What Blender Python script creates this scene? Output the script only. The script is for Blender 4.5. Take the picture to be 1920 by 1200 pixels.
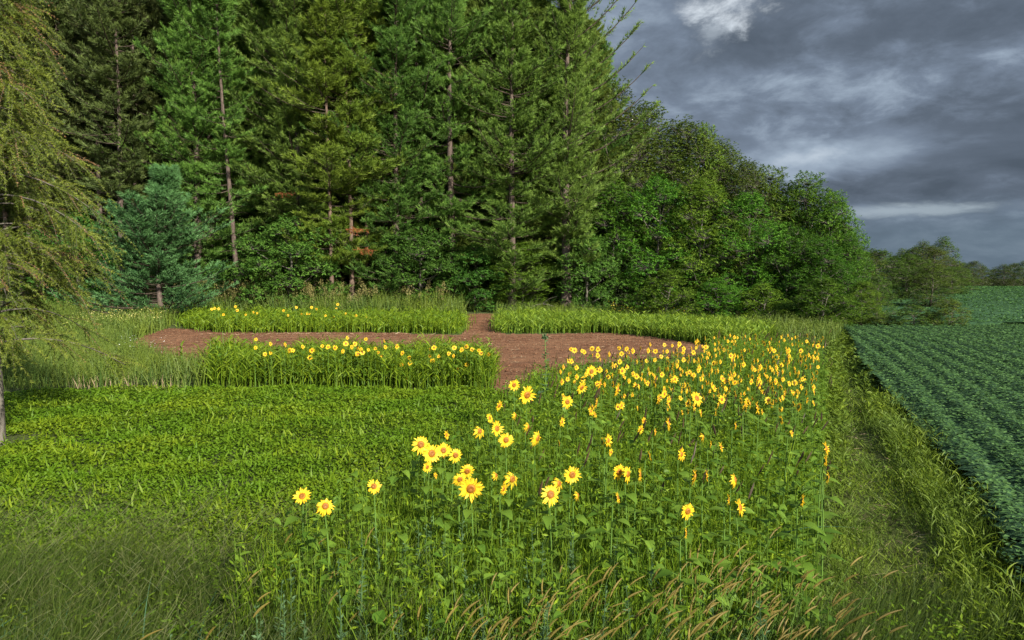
import bpy, math, random
import numpy as np
from mathutils import Vector, Euler
for o in list(bpy.data.objects): bpy.data.objects.remove(o)
S = bpy.context.scene
COL = S.collection
R_ = math.radians
rng = np.random.default_rng(7)
random.seed(7)

# ------------------------------------------------------------------ camera
CAMZ, FPX, HOR = 3.4, 1333.0, 520.0        # eye height, focal length and horizon in 1920-wide pixels
cd = bpy.data.cameras.new("camera"); cam = bpy.data.objects.new("camera", cd); COL.objects.link(cam)
cd.sensor_width = 36; cd.lens = 25; cd.clip_start = .05; cd.clip_end = 3000
cam.location = (0, 0, CAMZ); cam.rotation_euler = (R_(90 - 3.43), 0, 0); S.camera = cam
# ------------------------------------------------------------------ sun and sky
SUN_AZ = math.atan2(.60, -.80)              # measured from +Y towards +X
SUN_EL = R_(28)
sd = Vector((math.sin(SUN_AZ)*math.cos(SUN_EL), math.cos(SUN_AZ)*math.cos(SUN_EL), math.sin(SUN_EL)))
ld = bpy.data.lights.new("sun", 'SUN'); ld.energy = 5.0; ld.angle = R_(.6); ld.color = (1, .93, .80)
lo = bpy.data.objects.new("sun", ld); COL.objects.link(lo)
lo.rotation_euler = sd.to_track_quat('Z', 'Y').to_euler(); lo.location = (30, -30, 60)
S.view_settings.view_transform = 'Standard'; S.view_settings.look = 'None'
S.view_settings.exposure = 1.0; S.view_settings.gamma = 1

class NT:
    """tiny node-tree helper"""
    def __init__(s, tree): s.t = tree
    def n(s, kind, **kw):
        nd = s.t.nodes.new(kind)
        for k, v in kw.items():
            if k.startswith('i_'):
                key = k[2:]
                nd.inputs[int(key) if key.isdigit() else key.replace('_', ' ')].default_value = v
            else: setattr(nd, k, v)
        return nd
    def l(s, a, b): s.t.links.new(a, b)
    def math(s, op, a, b=None, c=None):
        nd = s.t.nodes.new('ShaderNodeMath'); nd.operation = op
        for i, v in enumerate((a, b, c)):
            if v is None: continue
            if isinstance(v, (int, float)): nd.inputs[i].default_value = v
            else: s.l(v, nd.inputs[i])
        return nd.outputs[0]
    def mix(s, f, a, b):
        nd = s.t.nodes.new('ShaderNodeMix'); nd.data_type = 'RGBA'
        for i, v in ((0, f), (6, a), (7, b)):
            if isinstance(v, (int, float)): nd.inputs[i].default_value = v
            elif isinstance(v, tuple): nd.inputs[i].default_value = (*v, 1)
            else: s.l(v, nd.inputs[i])
        return nd.outputs[2]
    def ramp(s, f, stops):
        nd = s.t.nodes.new('ShaderNodeValToRGB'); cr = nd.color_ramp
        while len(cr.elements) < len(stops): cr.elements.new(.5)
        for e, (p, c) in zip(cr.elements, stops):
            e.position = p; e.color = (c, c, c, 1) if isinstance(c, (int, float)) else (*c, 1)
        s.l(f, nd.inputs[0]); return nd.outputs[0]

def pix_dir(px, py):
    v = Vector(((px-960)/FPX, (600-py)/FPX, -1)); v.rotate(cam.rotation_euler); return v.normalized()

w = bpy.data.worlds.new("World"); S.world = w; w.use_nodes = True
t = NT(w.node_tree); w.node_tree.nodes.clear()
out = t.n('ShaderNodeOutputWorld')
sky = t.n('ShaderNodeTexSky', sky_type='NISHITA', sun_disc=False, sun_elevation=SUN_EL, sun_rotation=SUN_AZ)
bg1 = t.n('ShaderNodeBackground', i_Strength=.15); t.l(sky.outputs[0], bg1.inputs[0])
tc = t.n('ShaderNodeTexCoord'); sx = t.n('ShaderNodeSeparateXYZ'); t.l(tc.outputs['Generated'], sx.inputs[0])
zz = t.math('ADD', t.math('MAXIMUM', sx.outputs[2], 0.0), .30)
cx = t.math('DIVIDE', sx.outputs[0], zz); cy = t.math('DIVIDE', sx.outputs[1], zz)
cv = t.n('ShaderNodeCombineXYZ'); t.l(cx, cv.inputs[0]); t.l(cy, cv.inputs[1])
n1 = t.n('ShaderNodeTexNoise', i_Scale=1.9, i_Detail=9.0, i_Roughness=.55, i_Distortion=.2); t.l(cv.outputs[0], n1.inputs[0])
n2 = t.n('ShaderNodeTexNoise', i_Scale=6.5, i_Detail=8.0, i_Roughness=.62, i_Distortion=.3); t.l(cv.outputs[0], n2.inputs[0])
f = t.math('ADD', t.math('MULTIPLY', n1.outputs[0], .66), t.math('MULTIPLY', n2.outputs[0], .34))
def blob(px, py, r, wob, sxy=(1, 1)):
    """a soft patch of sky around one direction, stretched sideways, ragged by the cloud noise"""
    d = pix_dir(px, py)
    az = math.atan2(d.x, d.y); el = math.asin(d.z)
    A = t.math('SUBTRACT', t.math('ARCTAN2', sx.outputs[0], sx.outputs[1]), az)
    E = t.math('SUBTRACT', t.math('ARCSINE', sx.outputs[2]), el)
    q = t.math('SQRT', t.math('ADD', t.math('POWER', t.math('ABSOLUTE', t.math('DIVIDE', A, sxy[0])), 2.0),
                                     t.math('POWER', t.math('ABSOLUTE', t.math('DIVIDE', E, sxy[1])), 2.0)))
    q = t.math('ADD', q, t.math('MULTIPLY', t.math('SUBTRACT', n2.outputs[0], .5), wob))
    nd = t.n('ShaderNodeMapRange', interpolation_type='SMOOTHSTEP'); t.l(q, nd.inputs[0])
    nd.inputs[1].default_value = r; nd.inputs[2].default_value = 0; nd.inputs[3].default_value = 0; nd.inputs[4].default_value = 1
    return nd.outputs[0]
f = t.math('ADD', f, t.math('MULTIPLY', blob(1240, 170, 1, .8, (.16, .14)), .07))
f = t.math('ADD', f, t.math('MULTIPLY', blob(1700, 280, 1, 1.8, (.17, .035)), .11))
f = t.math('ADD', f, t.math('MULTIPLY', blob(1440, 300, 1, 1.6, (.14, .035)), .10))
f = t.math('ADD', f, t.math('MULTIPLY', blob(1880, 335, 1, 1.2, (.06, .018)), .11))
f = t.math('SUBTRACT', f, t.math('MULTIPLY', blob(1700, 60, 1, .8, (.36, .13)), .08))
f = t.math('SUBTRACT', f, t.math('MULTIPLY', blob(1750, 345, 1, .8, (.25, .03)), .07))
ccol = t.ramp(f, [(.34, (.075, .098, .13)), (.45, (.11, .14, .185)), (.53, (.17, .215, .285)), (.61, (.30, .37, .46)), (.74, (.62, .70, .78))])
# the smooth slate band low over the horizon
band = t.n('ShaderNodeMapRange', interpolation_type='SMOOTHSTEP'); t.l(sx.outputs[2], band.inputs[0])
band.inputs[1].default_value = .045; band.inputs[2].default_value = .11; band.inputs[3].default_value = 1; band.inputs[4].default_value = 0
ccol = t.mix(t.math('MULTIPLY', band.outputs[0], .8), ccol, (.105, .150, .195))
ccol = t.mix(t.math('MULTIPLY', blob(1690, 395, 1, 2.4, (.15, .011)), .6), ccol, (.42, .50, .56))
ccol = t.mix(t.math('MULTIPLY', blob(1372, 8, 1, 3.6, (.068, .030)), .85), ccol, (.74, .81, .88))
ccol = t.mix(t.math('MULTIPLY', blob(1335, 62, 1, 4.5, (.03, .03)), .35), ccol, (.6, .68, .76))
bg2 = t.n('ShaderNodeBackground', i_Strength=.56); t.l(ccol, bg2.inputs[0])
# the storm stands ahead; behind the viewer the sky is open
cov = t.n('ShaderNodeMapRange', interpolation_type='SMOOTHSTEP'); t.l(sx.outputs[1], cov.inputs[0])
cov.inputs[1].default_value = -.45; cov.inputs[2].default_value = .15; cov.inputs[3].default_value = .25; cov.inputs[4].default_value = 1
ms = t.n('ShaderNodeMixShader'); t.l(cov.outputs[0], ms.inputs[0]); t.l(bg1.outputs[0], ms.inputs[1]); t.l(bg2.outputs[0], ms.inputs[2])
t.l(ms.outputs[0], out.inputs[0])

# ------------------------------------------------------------------ materials
def leaf_mat(name, dark, light, transl=.35, rough=.55, objvar=.0, patch=None, spec=.25):
    m = bpy.data.materials.new(name); m.use_nodes = True; nt = m.node_tree; nt.nodes.clear(); t = NT(nt)
    o = t.n('ShaderNodeOutputMaterial'); at = t.n('ShaderNodeAttribute', attribute_name='rnd')
    c = t.mix(at.outputs['Fac'], dark, light)
    if patch:                                   # real drifts of another hue across a stand
        g = t.n('ShaderNodeNewGeometry'); no = t.n('ShaderNodeTexNoise', i_Scale=patch[0], i_Detail=3.0); t.l(g.outputs['Position'], no.inputs[0])
        c = t.mix(t.ramp(no.outputs[0], [(.42, 0.), (.62, 1.)]), c, patch[1])
    if objvar:
        oi = t.n('ShaderNodeObjectInfo'); h = t.n('ShaderNodeHueSaturation')
        t.l(t.math('ADD', t.math('MULTIPLY', oi.outputs['Random'], .05*objvar), .5-.025*objvar), h.inputs['Hue'])
        t.l(t.math('ADD', t.math('MULTIPLY', t.math('FRACT', t.math('MULTIPLY', oi.outputs['Random'], 7.3)), .5*objvar), 1-.25*objvar), h.inputs['Value'])
        t.l(c, h.inputs['Color']); c = h.outputs[0]
    p = t.n('ShaderNodeBsdfPrincipled', i_Roughness=rough); p.inputs['Specular IOR Level'].default_value = spec; t.l(c, p.inputs['Base Color'])
    tr = t.n('ShaderNodeBsdfTranslucent'); t.l(c, tr.inputs[0])
    mx = t.n('ShaderNodeMixShader', i_0=transl); t.l(p.outputs[0], mx.inputs[1]); t.l(tr.outputs[0], mx.inputs[2]); t.l(mx.outputs[0], o.inputs[0])
    return m
def noise_mat(name, stops, scale=4., detail=8., rough=.9, bump=0., bscale=None, second=None):
    m = bpy.data.materials.new(name); m.use_nodes = True; nt = m.node_tree; t = NT(nt)
    p = nt.nodes['Principled BSDF']; p.inputs['Roughness'].default_value = rough; p.inputs['Specular IOR Level'].default_value = .15
    g = t.n('ShaderNodeNewGeometry'); no = t.n('ShaderNodeTexNoise', i_Scale=scale, i_Detail=detail, i_Roughness=.65); t.l(g.outputs['Position'], no.inputs[0])
    c = t.ramp(no.outputs[0], stops)
    if second:
        n3 = t.n('ShaderNodeTexNoise', i_Scale=second[0], i_Detail=4.0); t.l(g.outputs['Position'], n3.inputs[0])
        c = t.mix(t.ramp(n3.outputs[0], [(.45, 0.), (.6, 1.)]), c, second[1])
    t.l(c, p.inputs['Base Color'])
    if bump:
        nb = t.n('ShaderNodeTexNoise', i_Scale=bscale or scale*3, i_Detail=6.0); t.l(g.outputs['Position'], nb.inputs[0])
        b = t.n('ShaderNodeBump', i_Strength=bump, i_Distance=.05); t.l(nb.outputs[0], b.inputs['Height']); t.l(b.outputs[0], p.inputs['Normal'])
    return m
def bark_mat(name, a, b):
    m = bpy.data.materials.new(name); m.use_nodes = True; nt = m.node_tree; t = NT(nt)
    p = nt.nodes['Principled BSDF']; p.inputs['Roughness'].default_value = .9; p.inputs['Specular IOR Level'].default_value = .1
    g = t.n('ShaderNodeTexCoord'); mp = t.n('ShaderNodeMapping'); mp.inputs['Scale'].default_value = (6, 6, 1.6); t.l(g.outputs['Object'], mp.inputs[0])
    no = t.n('ShaderNodeTexNoise', i_Scale=1.6, i_Detail=8.0, i_Roughness=.7); t.l(mp.outputs[0], no.inputs[0])
    t.l(t.ramp(no.outputs[0], [(.35, a), (.62, b)]), p.inputs['Base Color'])
    bm = t.n('ShaderNodeBump', i_Strength=.8, i_Distance=.06); t.l(no.outputs[0], bm.inputs['Height']); t.l(bm.outputs[0], p.inputs['Normal'])
    return m
M = dict(
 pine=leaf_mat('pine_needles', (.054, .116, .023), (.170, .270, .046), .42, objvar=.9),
 pine_dark=leaf_mat('shaded_red_pine_needles', (.032, .054, .015), (.098, .135, .033), .22, objvar=.6),  # dark red pine tone that also carries the left side's vignette in its colour
 pine_blue=leaf_mat('white_pine_needles', (.032, .098, .032), (.100, .220, .070), .25),
 pine_yellow=leaf_mat('yellow_green_pine_needles', (.070, .120, .014), (.185, .265, .030), .3, objvar=.5),  # yellow-green needle colour of the layered pines
 rust=leaf_mat('dead_needles', (.18, .06, .02), (.30, .12, .04), .2),
 locust=leaf_mat('locust_leaves', (.042, .110, .012), (.155, .275, .022), .35, objvar=.8),
 oak=leaf_mat('oak_leaves', (.050, .085, .012), (.155, .200, .028), .3, objvar=.6),
 teal=leaf_mat('walnut_leaves', (.036, .105, .016), (.115, .245, .034), .3, objvar=.5),
 olive=leaf_mat('olive_leaves', (.052, .098, .014), (.145, .215, .030), .3, objvar=.8),
 larch=leaf_mat('larch_needles', (.066, .108, .014), (.205, .245, .032), .3),
 larch_tan=leaf_mat('larch_old_needles', (.22, .12, .04), (.34, .20, .09), .2),
 clover=leaf_mat('clover_leaves', (.072, .142, .006), (.215, .300, .012), .40, patch=(.55, (.10, .195, .008))),
 band=leaf_mat('millet_leaves', (.072, .145, .008), (.200, .280, .012), .4),
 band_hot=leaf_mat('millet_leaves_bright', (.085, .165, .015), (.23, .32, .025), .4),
 mix=leaf_mat('patch_leaves', (.060, .140, .007), (.235, .335, .016), .4),
 broad=leaf_mat('sunflower_leaves', (.062, .138, .012), (.150, .250, .028), .35, rough=.5),
 weeds=leaf_mat('weed_leaves', (.055, .110, .020), (.150, .200, .036), .35, patch=(.35, (.13, .18, .022))),
 plume=leaf_mat('goldenrod_plumes', (.16, .15, .05), (.28, .25, .09), .3),
 yflower=leaf_mat('yellow_weed_flowers', (.45, .42, .08), (.65, .62, .25), .3),
 goldf=leaf_mat('goldenrod_flowers', (.45, .34, .03), (.6, .46, .06), .3),
 white=leaf_mat('white_weed_flowers', (.60, .62, .58), (.8, .8, .76), .3),
 straw=leaf_mat('straw', (.30, .22, .13), (.50, .38, .24), .1),
 grass=leaf_mat('tall_grass', (.030, .062, .010), (.100, .145, .022), .35),
 wisp=leaf_mat('panicle_grass', (.060, .080, .024), (.130, .140, .048), .3),
 bluegrass=leaf_mat('coarse_grass', (.040, .115, .060), (.085, .19, .11), .3),
 sage=leaf_mat('ragweed_leaves', (.055, .115, .040), (.120, .200, .085), .3),
 foxtail=leaf_mat('foxtail_heads', (.16, .125, .026), (.28, .22, .055), .35),
 spike=leaf_mat('dark_seed_spikes', (.036, .024, .012), (.085, .055, .026), .1),
 path=leaf_mat('path_grass', (.066, .122, .010), (.190, .260, .020), .35, patch=(.5, (.10, .16, .02))),
 soy=leaf_mat('soybean_leaves', (.046, .112, .028), (.098, .190, .052), .25, rough=.45, spec=.4),
 soy_far=leaf_mat('soybean_leaves_far', (.038, .105, .024), (.080, .170, .042), .25),
 petal=leaf_mat('sunflower_petals', (.82, .42, .010), (.92, .68, .035), .35, rough=.5),
 disk=leaf_mat('sunflower_disk', (.16, .055, .008), (.42, .17, .015), .05),
 sepal=leaf_mat('sunflower_sepals', (.07, .16, .03), (.13, .24, .05), .3),
 stem=leaf_mat('green_stems', (.065, .145, .022), (.130, .220, .040), .1),
 bark=bark_mat('pine_bark', (.040, .030, .025), (.125, .095, .080)),
 twig=bark_mat('twig_bark', (.030, .024, .018), (.085, .066, .050)),
 bark_red=bark_mat('red_pine_bark', (.055, .038, .028), (.165, .115, .088)),
 bark_grey=bark_mat('grey_bark', (.05, .045, .038), (.16, .145, .12)),
 ground=noise_mat('meadow_ground', [(.35, (.030, .045, .014)), (.6, (.070, .085, .028))], 1.3, bump=.6),
 soil=noise_mat('bare_soil', [(.30, (.082, .038, .020)), (.5, (.135, .064, .034)), (.72, (.215, .122, .070))], 3.2, detail=12., bump=1., bscale=14, second=(.22, (.165, .085, .046))),
 track=noise_mat('track_ground', [(.35, (.045, .045, .016)), (.55, (.070, .095, .020)), (.7, (.11, .13, .030))], 2.4, bump=.8),
 field=noise_mat('soybean_canopy_floor', [(.35, (.018, .045, .018)), (.65, (.032, .080, .034))], 5., bump=.6),
)

# ------------------------------------------------------------------ geometry helpers
def nrm(v): return v / np.maximum(np.linalg.norm(v, axis=-1, keepdims=True), 1e-9)
UP = np.array([0, 0, 1.])
class Acc:
    def __init__(s): s.v = []; s.r = []; s.q = []; s.t = []; s.qm = []; s.tm = []; s.n = 0
    def add(s, v, quads=None, tris=None, rnd=0.5, mi=0):
        v = np.asarray(v, float).reshape(-1, 3); k = len(v)
        s.v.append(v); s.r.append(np.broadcast_to(np.asarray(rnd, float), (k,)) if np.ndim(rnd) == 0 else np.asarray(rnd, float).reshape(-1))
        if quads is not None and len(quads): q = np.asarray(quads).reshape(-1, 4) + s.n; s.q.append(q); s.qm.append(np.full(len(q), mi))
        if tris is not None and len(tris): q = np.asarray(tris).reshape(-1, 3) + s.n; s.t.append(q); s.tm.append(np.full(len(q), mi))
        s.n += k
    def build(s, name, mats, parent=None, smooth=False):
        me = bpy.data.meshes.new(name)
        V = np.concatenate(s.v) if s.v else np.zeros((0, 3))
        Q = np.concatenate(s.q) if s.q else np.zeros((0, 4), int); T = np.concatenate(s.t) if s.t else np.zeros((0, 3), int)
        me.vertices.add(len(V)); me.vertices.foreach_set('co', V.astype(np.float32).ravel())
        nl = Q.size + T.size; me.loops.add(nl)
        me.loops.foreach_set('vertex_index', np.concatenate([Q.ravel(), T.ravel()]).astype(np.int32))
        me.polygons.add(len(Q) + len(T))
        me.polygons.foreach_set('loop_start', np.concatenate([np.arange(len(Q))*4, Q.size + np.arange(len(T))*3]).astype(np.int32))
        mats = mats if isinstance(mats, (list, tuple)) else [mats]
        for m in mats: me.materials.append(m)
        if len(mats) > 1:
            me.polygons.foreach_set('material_index', np.concatenate((s.qm or []) + (s.tm or [])).astype(np.int32))
        me.polygons.foreach_set('use_smooth', np.full(len(Q)+len(T), smooth))
        a = me.attributes.new('rnd', 'FLOAT', 'POINT'); a.data.foreach_set('value', np.clip(np.concatenate(s.r), 0, 1).astype(np.float32))
        me.update(calc_edges=True)
        ob = bpy.data.objects.new(name, me); COL.objects.link(ob)
        if parent: ob.parent = parent
        return ob
def rv(m): return nrm(rng.normal(size=(m, 3)))
def side_of(d, hint=None):
    h = rv(len(d)) if hint is None else hint
    return nrm(np.cross(d, h))
def leaves(acc, base, d, nor, L, W, rnd, fold=.12, mi=0, wide=.45):
    """pointed leaf: one quad folded along the midrib"""
    m = len(base); L = np.broadcast_to(L, (m,))[:, None]; W = np.broadcast_to(W, (m,))[:, None]
    d = nrm(d); x = nrm(np.cross(d, nor)); n = np.cross(x, d)
    V = np.stack([base, base + d*L*wide + x*W*.5 + n*fold*W, base + d*L, base + d*L*wide - x*W*.5 + n*fold*W], 1)
    acc.add(V, quads=np.arange(m*4), rnd=np.repeat(np.broadcast_to(rnd, (m,)), 4), mi=mi)
def blades(acc, base, d, bend, L, W, rnd, seg=3, mi=0, hint=None, tip=.08):
    """arching grass blade"""
    m = len(base); L = np.broadcast_to(L, (m,)); W = np.broadcast_to(W, (m,))
    s = side_of(nrm(d), hint); T = np.linspace(0, 1, seg+1)
    P = base[:, None] + (d*L[:, None])[:, None]*T[None, :, None] + (bend*L[:, None])[:, None]*(T**2)[None, :, None]
    prof = np.interp(T, [0, .35, 1], [.6, 1, tip])
    off = s[:, None]*(W[:, None]*.5*prof[None])[..., None]
    V = np.stack([P-off, P+off], 2)
    b = (np.arange(m)*(seg+1)*2)[:, None]; k = (np.arange(seg)*2)[None]
    q = np.stack([b+k, b+k+1, b+k+3, b+k+2], -1)
    acc.add(V, quads=q, rnd=np.repeat(np.broadcast_to(rnd, (m,)), (seg+1)*2), mi=mi)
    return P
def hearts(acc, base, d, L, W, rnd, droop=.3):
    m = len(base); d = nrm(d); x = nrm(np.cross(d, UP+rng.normal(size=(m, 3))*.25)); n = np.cross(x, d); U = np.array([0, .10, .36, .70, 1.]); pr = np.array([.18, .78, .95, .55, .02])*.5
    C = base[:, None]+d[:, None]*(L[:, None]*U)[..., None]-UP*(droop*L[:, None]*U**2)[..., None]; off = x[:, None]*(W[:, None]*pr)[..., None]; up = n[:, None]*(W[:, None]*pr*.35)[..., None]
    V = np.stack([C-off+up, C, C+off+up], 2); b = (np.arange(m)*15)[:, None, None]; i = (np.arange(4)*3)[None, :, None]; j = np.arange(2)[None, None]
    acc.add(V, quads=np.stack([b+i+j, b+i+j+1, b+i+j+4, b+i+j+3], -1), rnd=np.repeat(rnd, 15))
def tubes(acc, P, Rr, sides=5, rnd=.5, mi=0):
    """P (m,k,3) centre lines, Rr (m,k) radii"""
    P = np.asarray(P, float); m, k, _ = P.shape; Rr = np.broadcast_to(Rr, (m, k))
    tg = nrm(np.gradient(P, axis=1)); a = nrm(np.cross(tg, np.where(np.abs(tg[..., 2:]) > .9, np.array([1., 0, 0]), UP))); b = np.cross(tg, a)
    th = np.arange(sides)*2*math.pi/sides
    V = P[:, :, None] + Rr[..., None, None]*(a[:, :, None]*np.cos(th)[None, None, :, None] + b[:, :, None]*np.sin(th)[None, None, :, None])
    base = (np.arange(m)*k*sides)[:, None, None]; i = (np.arange(k-1)*sides)[None, :, None]; j = np.arange(sides)[None, None]; j2 = (j+1) % sides
    q = np.stack([base+i+j, base+i+j2, base+i+sides+j2, base+i+sides+j], -1)
    acc.add(V, quads=q, rnd=np.repeat(np.broadcast_to(rnd, (m,)), k*sides), mi=mi)
def tufts(acc, base, d, n, L, W, spread, rnd, mi=0):
    """needle tufts: n thin triangles round direction d"""
    m = len(base); B = np.repeat(base, n, 0); D = nrm(np.repeat(nrm(d), n, 0) + rng.normal(size=(m*n, 3))*spread)
    s = side_of(D); Ls = np.repeat(np.broadcast_to(L, (m,)), n)*rng.uniform(.7, 1.2, m*n)
    V = np.stack([B - s*W*.5, B + s*W*.5, B + D*Ls[:, None]], 1)
    rr = np.clip(np.repeat(np.broadcast_to(rnd, (m,)), n) + rng.uniform(-.15, .15, m*n), 0, 1)
    acc.add(V, tris=np.arange(m*n*3), rnd=np.repeat(rr, 3), mi=mi)
def tag(o, label=None, cat=None, group=None, kind=None):
    if label: o['label'] = label
    if cat: o['category'] = cat
    if group: o['group'] = group
    if kind: o['kind'] = kind
    return o
def empty(name, loc=(0, 0, 0), rz=0):
    o = bpy.data.objects.new(name, None); COL.objects.link(o); o.location = loc; o.rotation_euler = (0, 0, rz); o.empty_display_size = .3; return o
def copy_tree(o, parent=None):
    c = o.copy(); COL.objects.link(c); c.parent = parent
    for ch in KIDS.get(o.name, []): copy_tree(ch, c)
    return c
KIDS = {}
def kids(parent, *ch): KIDS[parent.name] = list(ch)

def sstep(a, b, x): u = np.clip((x-a)/(b-a), 0, 1); return u*u*(3-2*u)
def gz(x, y):
    """height of the land"""
    x = np.asarray(x, float); y = np.asarray(y, float)
    s = x - .36*(y-55)
    left = 1.0*sstep(44, 62, y)*(1-sstep(-2, 16, s))
    far = .75*sstep(55, 150, y)*sstep(4, 26, s) - 1.6*sstep(165, 260, y)*sstep(4, 26, s)
    dip = -.35*np.exp(-((y-58)/9.)**2)*sstep(6, 20, s)
    bump = .05*np.sin(x*.31+1)*np.sin(y*.27)
    return left + far + dip + bump*sstep(8, 20, y)
def X(px, d): return (px-960)/FPX*d
def D_(py, h=0.): return (CAMZ-h)*FPX/(py-HOR)
def inpoly(x, y, poly):
    c = np.zeros(len(x), bool); n = len(poly)
    for i in range(n):
        x1, y1 = poly[i]; x2, y2 = poly[(i+1) % n]
        hit = ((y1 > y) != (y2 > y)) & (x < (x2-x1)*(y-y1)/(y2-y1+1e-12)+x1); c ^= hit
    return c
def scatter(poly, dens, jitter=None):
    """random points in a polygon; dens may be a function of (x,y) in points per m2"""
    P = np.array(poly); lo, hi = P.min(0), P.max(0)
    mx = dens if not callable(dens) else dens(None, None)
    n = int((hi[0]-lo[0])*(hi[1]-lo[1])*mx)
    x = rng.uniform(lo[0], hi[0], n); y = rng.uniform(lo[1], hi[1], n); k = inpoly(x, y, poly); x, y = x[k], y[k]
    if callable(dens): k = rng.uniform(0, mx, len(x)) < dens(x, y); x, y = x[k], y[k]
    return x, y
def pts(x, y, z=0): return np.stack([x, y, gz(x, y)+z], 1)
def hdir(m): a = rng.uniform(0, 2*math.pi, m); return np.stack([np.cos(a), np.sin(a), np.zeros(m)], 1)

# ------------------------------------------------------------------ ground
def sheet(name, xs, ys, mat, dz=0, clip=None, hf=None):
    XX, YY = np.meshgrid(xs, ys); Z = gz(XX, YY) + dz + (hf(XX, YY) if hf else 0)
    a = Acc(); nx, ny = len(xs), len(ys); i = np.arange(nx*ny).reshape(ny, nx)
    q = np.stack([i[:-1, :-1], i[:-1, 1:], i[1:, 1:], i[1:, :-1]], -1).reshape(-1, 4)
    if clip is not None:
        c = np.stack([(XX[:-1, :-1]+XX[1:, 1:])/2, (YY[:-1, :-1]+YY[1:, 1:])/2], -1).reshape(-1, 2); q = q[inpoly(c[:, 0], c[:, 1], clip)]
    a.add(np.stack([XX, YY, Z], -1), quads=q); o = a.build(name, mat, smooth=True); o['kind'] = 'structure'; return o
gx = np.unique(np.concatenate([np.linspace(-1500, -100, 12), np.linspace(-100, 140, 160), np.linspace(140, 1500, 12)]))
gy = np.unique(np.concatenate([np.linspace(-400, -10, 10), np.linspace(-10, 120, 110), np.linspace(120, 300, 40), np.linspace(300, 2500, 14)]))
sheet('ground', gx, gy, M['ground'])
# bare soil clearing (outline in metres)
soilpx = [(235, 655), (262, 632), (312, 613), (420, 617), (600, 624), (860, 631), (874, 610), (868, 598), (925, 598), (930, 612), (948, 629), (1130, 625), (1200, 630), (1340, 652), (1330, 668), (1060, 690), (1025, 742), (928, 740), (915, 700), (420, 700), (330, 700)]
soilpx = soilpx[:6]+soilpx[10:]
SOIL = [(X(a, D_(b, float(gz(X(a, D_(b)), min(D_(b), 60))))), D_(b, float(gz(X(a, D_(b)), min(D_(b), 60))))) for a, b in soilpx]
SOIL[6:6] = [(X(866, 42.5), 42.5), (X(876, 46), 46), (X(862, 54), 54), (X(925, 54), 54), (X(928, 46), 46), (X(945, 42.5), 42.5)]
sheet('soil', np.linspace(-26, 16, 260), np.linspace(19, 60, 220), M['soil'], .03, clip=SOIL, hf=lambda x, y: .035*np.sin(y*4.2+np.sin(x*.6)*1.5)+rng.normal(size=x.shape)*.022+.02)
PATH = [(-.5, 1), (1.6, 3.5), (4.7, 10), (11.4, 25), (17, 37), (23, 50), (25, 50), (18.6, 38), (10.0, 18.5), (7.1, 11.5), (5.3, 6), (3.6, 1)]
sheet('path', np.linspace(-2, 27, 180), np.linspace(.5, 51, 200), M['track'], .02, clip=PATH)
ROWS = .40                                       # soybean rows follow x = c + ROWS*y
def row_h(x, y): c = (x - ROWS*y - .9*np.sin(y*.07))/.76; return .38 + .055*np.cos(2*math.pi*c)
SOYE = [(4.2, 5.0), (2.9, 2), (24, 2), (70, 20), (70, 44), (40, 43.5), (30, 45), (21, 45), (18.2, 38), (13.3, 27), (9.3, 17), (6.9, 10.4)]
sheet('soybean_rows', np.linspace(2, 70, 520), np.linspace(2, 46, 120), M['field'], 0, clip=SOYE, hf=row_h)
FARF = [(26, 50), (75, 46), (150, 46), (260, 200), (60, 205), (44, 140), (30, 85)]
def row_far(x, y): return .32 + .16*np.cos(2*math.pi*(y - .10*x + 2.5*np.sin(x*.035))/1.5)
sheet('soybean_hill', np.linspace(24, 262, 120), np.linspace(46, 206, 500), M['field'], 0, clip=FARF, hf=row_far)

# ------------------------------------------------------------------ crops and weeds that nobody could count
def soy_leaves():
    a = Acc()
    for (y0, y1, dens, L) in ((2, 9, 620, .080), (9, 16, 480, .085), (16, 27, 300, .100), (27, 46, 150, .13)):
        poly = SOYE; x, y = scatter([(2, y0), (min(70, y1*1.35+8), y0), (min(70, y1*1.35+8), y1), (2, y1)], dens)
        k = inpoly(x+.10*np.sin(y*2.7)+rng.normal(size=len(x))*.07, y, poly) & (x < .80*y+7); x, y = x[k], y[k]; h = row_h(x, y)
        k = rng.uniform(0, 1, len(x)) < .5 + .5*(h-.325)/.11; x, y, h = x[k], y[k], h[k]; m = len(x)
        p = pts(x, y, 0); p[:, 2] += h + rng.uniform(-.06, .12, m)
        x += rng.normal(size=m)*.03; d = hdir(m) + UP*rng.uniform(-.3, .35, m)[:, None]; n = UP + rng.normal(size=(m, 3))*.22
        leaves(a, p, d, n, L*rng.uniform(.75, 1.25, m), L*.72*rng.uniform(.8, 1.1, m), rng.uniform(0, 1, m), .10)
    return a
tag(soy_leaves().build('soybean_leaves', M['soy']), 'dark green soybean foliage in rows beside the mown path', 'soybeans', kind='stuff')
def soy_far():
    a = Acc(); x, y = scatter(FARF, lambda x, y: 30. if x is None else np.clip(2900/y**1.15, 4, 30))
    k = x < .78*y + 10; x, y = x[k], y[k]; h = row_far(x, y); m = len(x); s = y/100.
    k = rng.uniform(0, 1, m) < .15 + .85*(h-.16)/.32; x, y, h, s = x[k], y[k], h[k], s[k]; m = len(x)
    p = pts(x, y); p[:, 2] += h
    leaves(a, p, hdir(m)+UP*rng.uniform(-.1, .5, m)[:, None], UP+rng.normal(size=(m, 3))*.3, .27*s**.6*rng.uniform(.7, 1.3, m), .20*s**.6, rng.uniform(0, 1, m), .1)
    return a
tag(soy_far().build('hillside_soybean_leaves', M['soy_far']), 'far soybean crop covering the low hill at the right', 'soybeans', kind='stuff')

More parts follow.
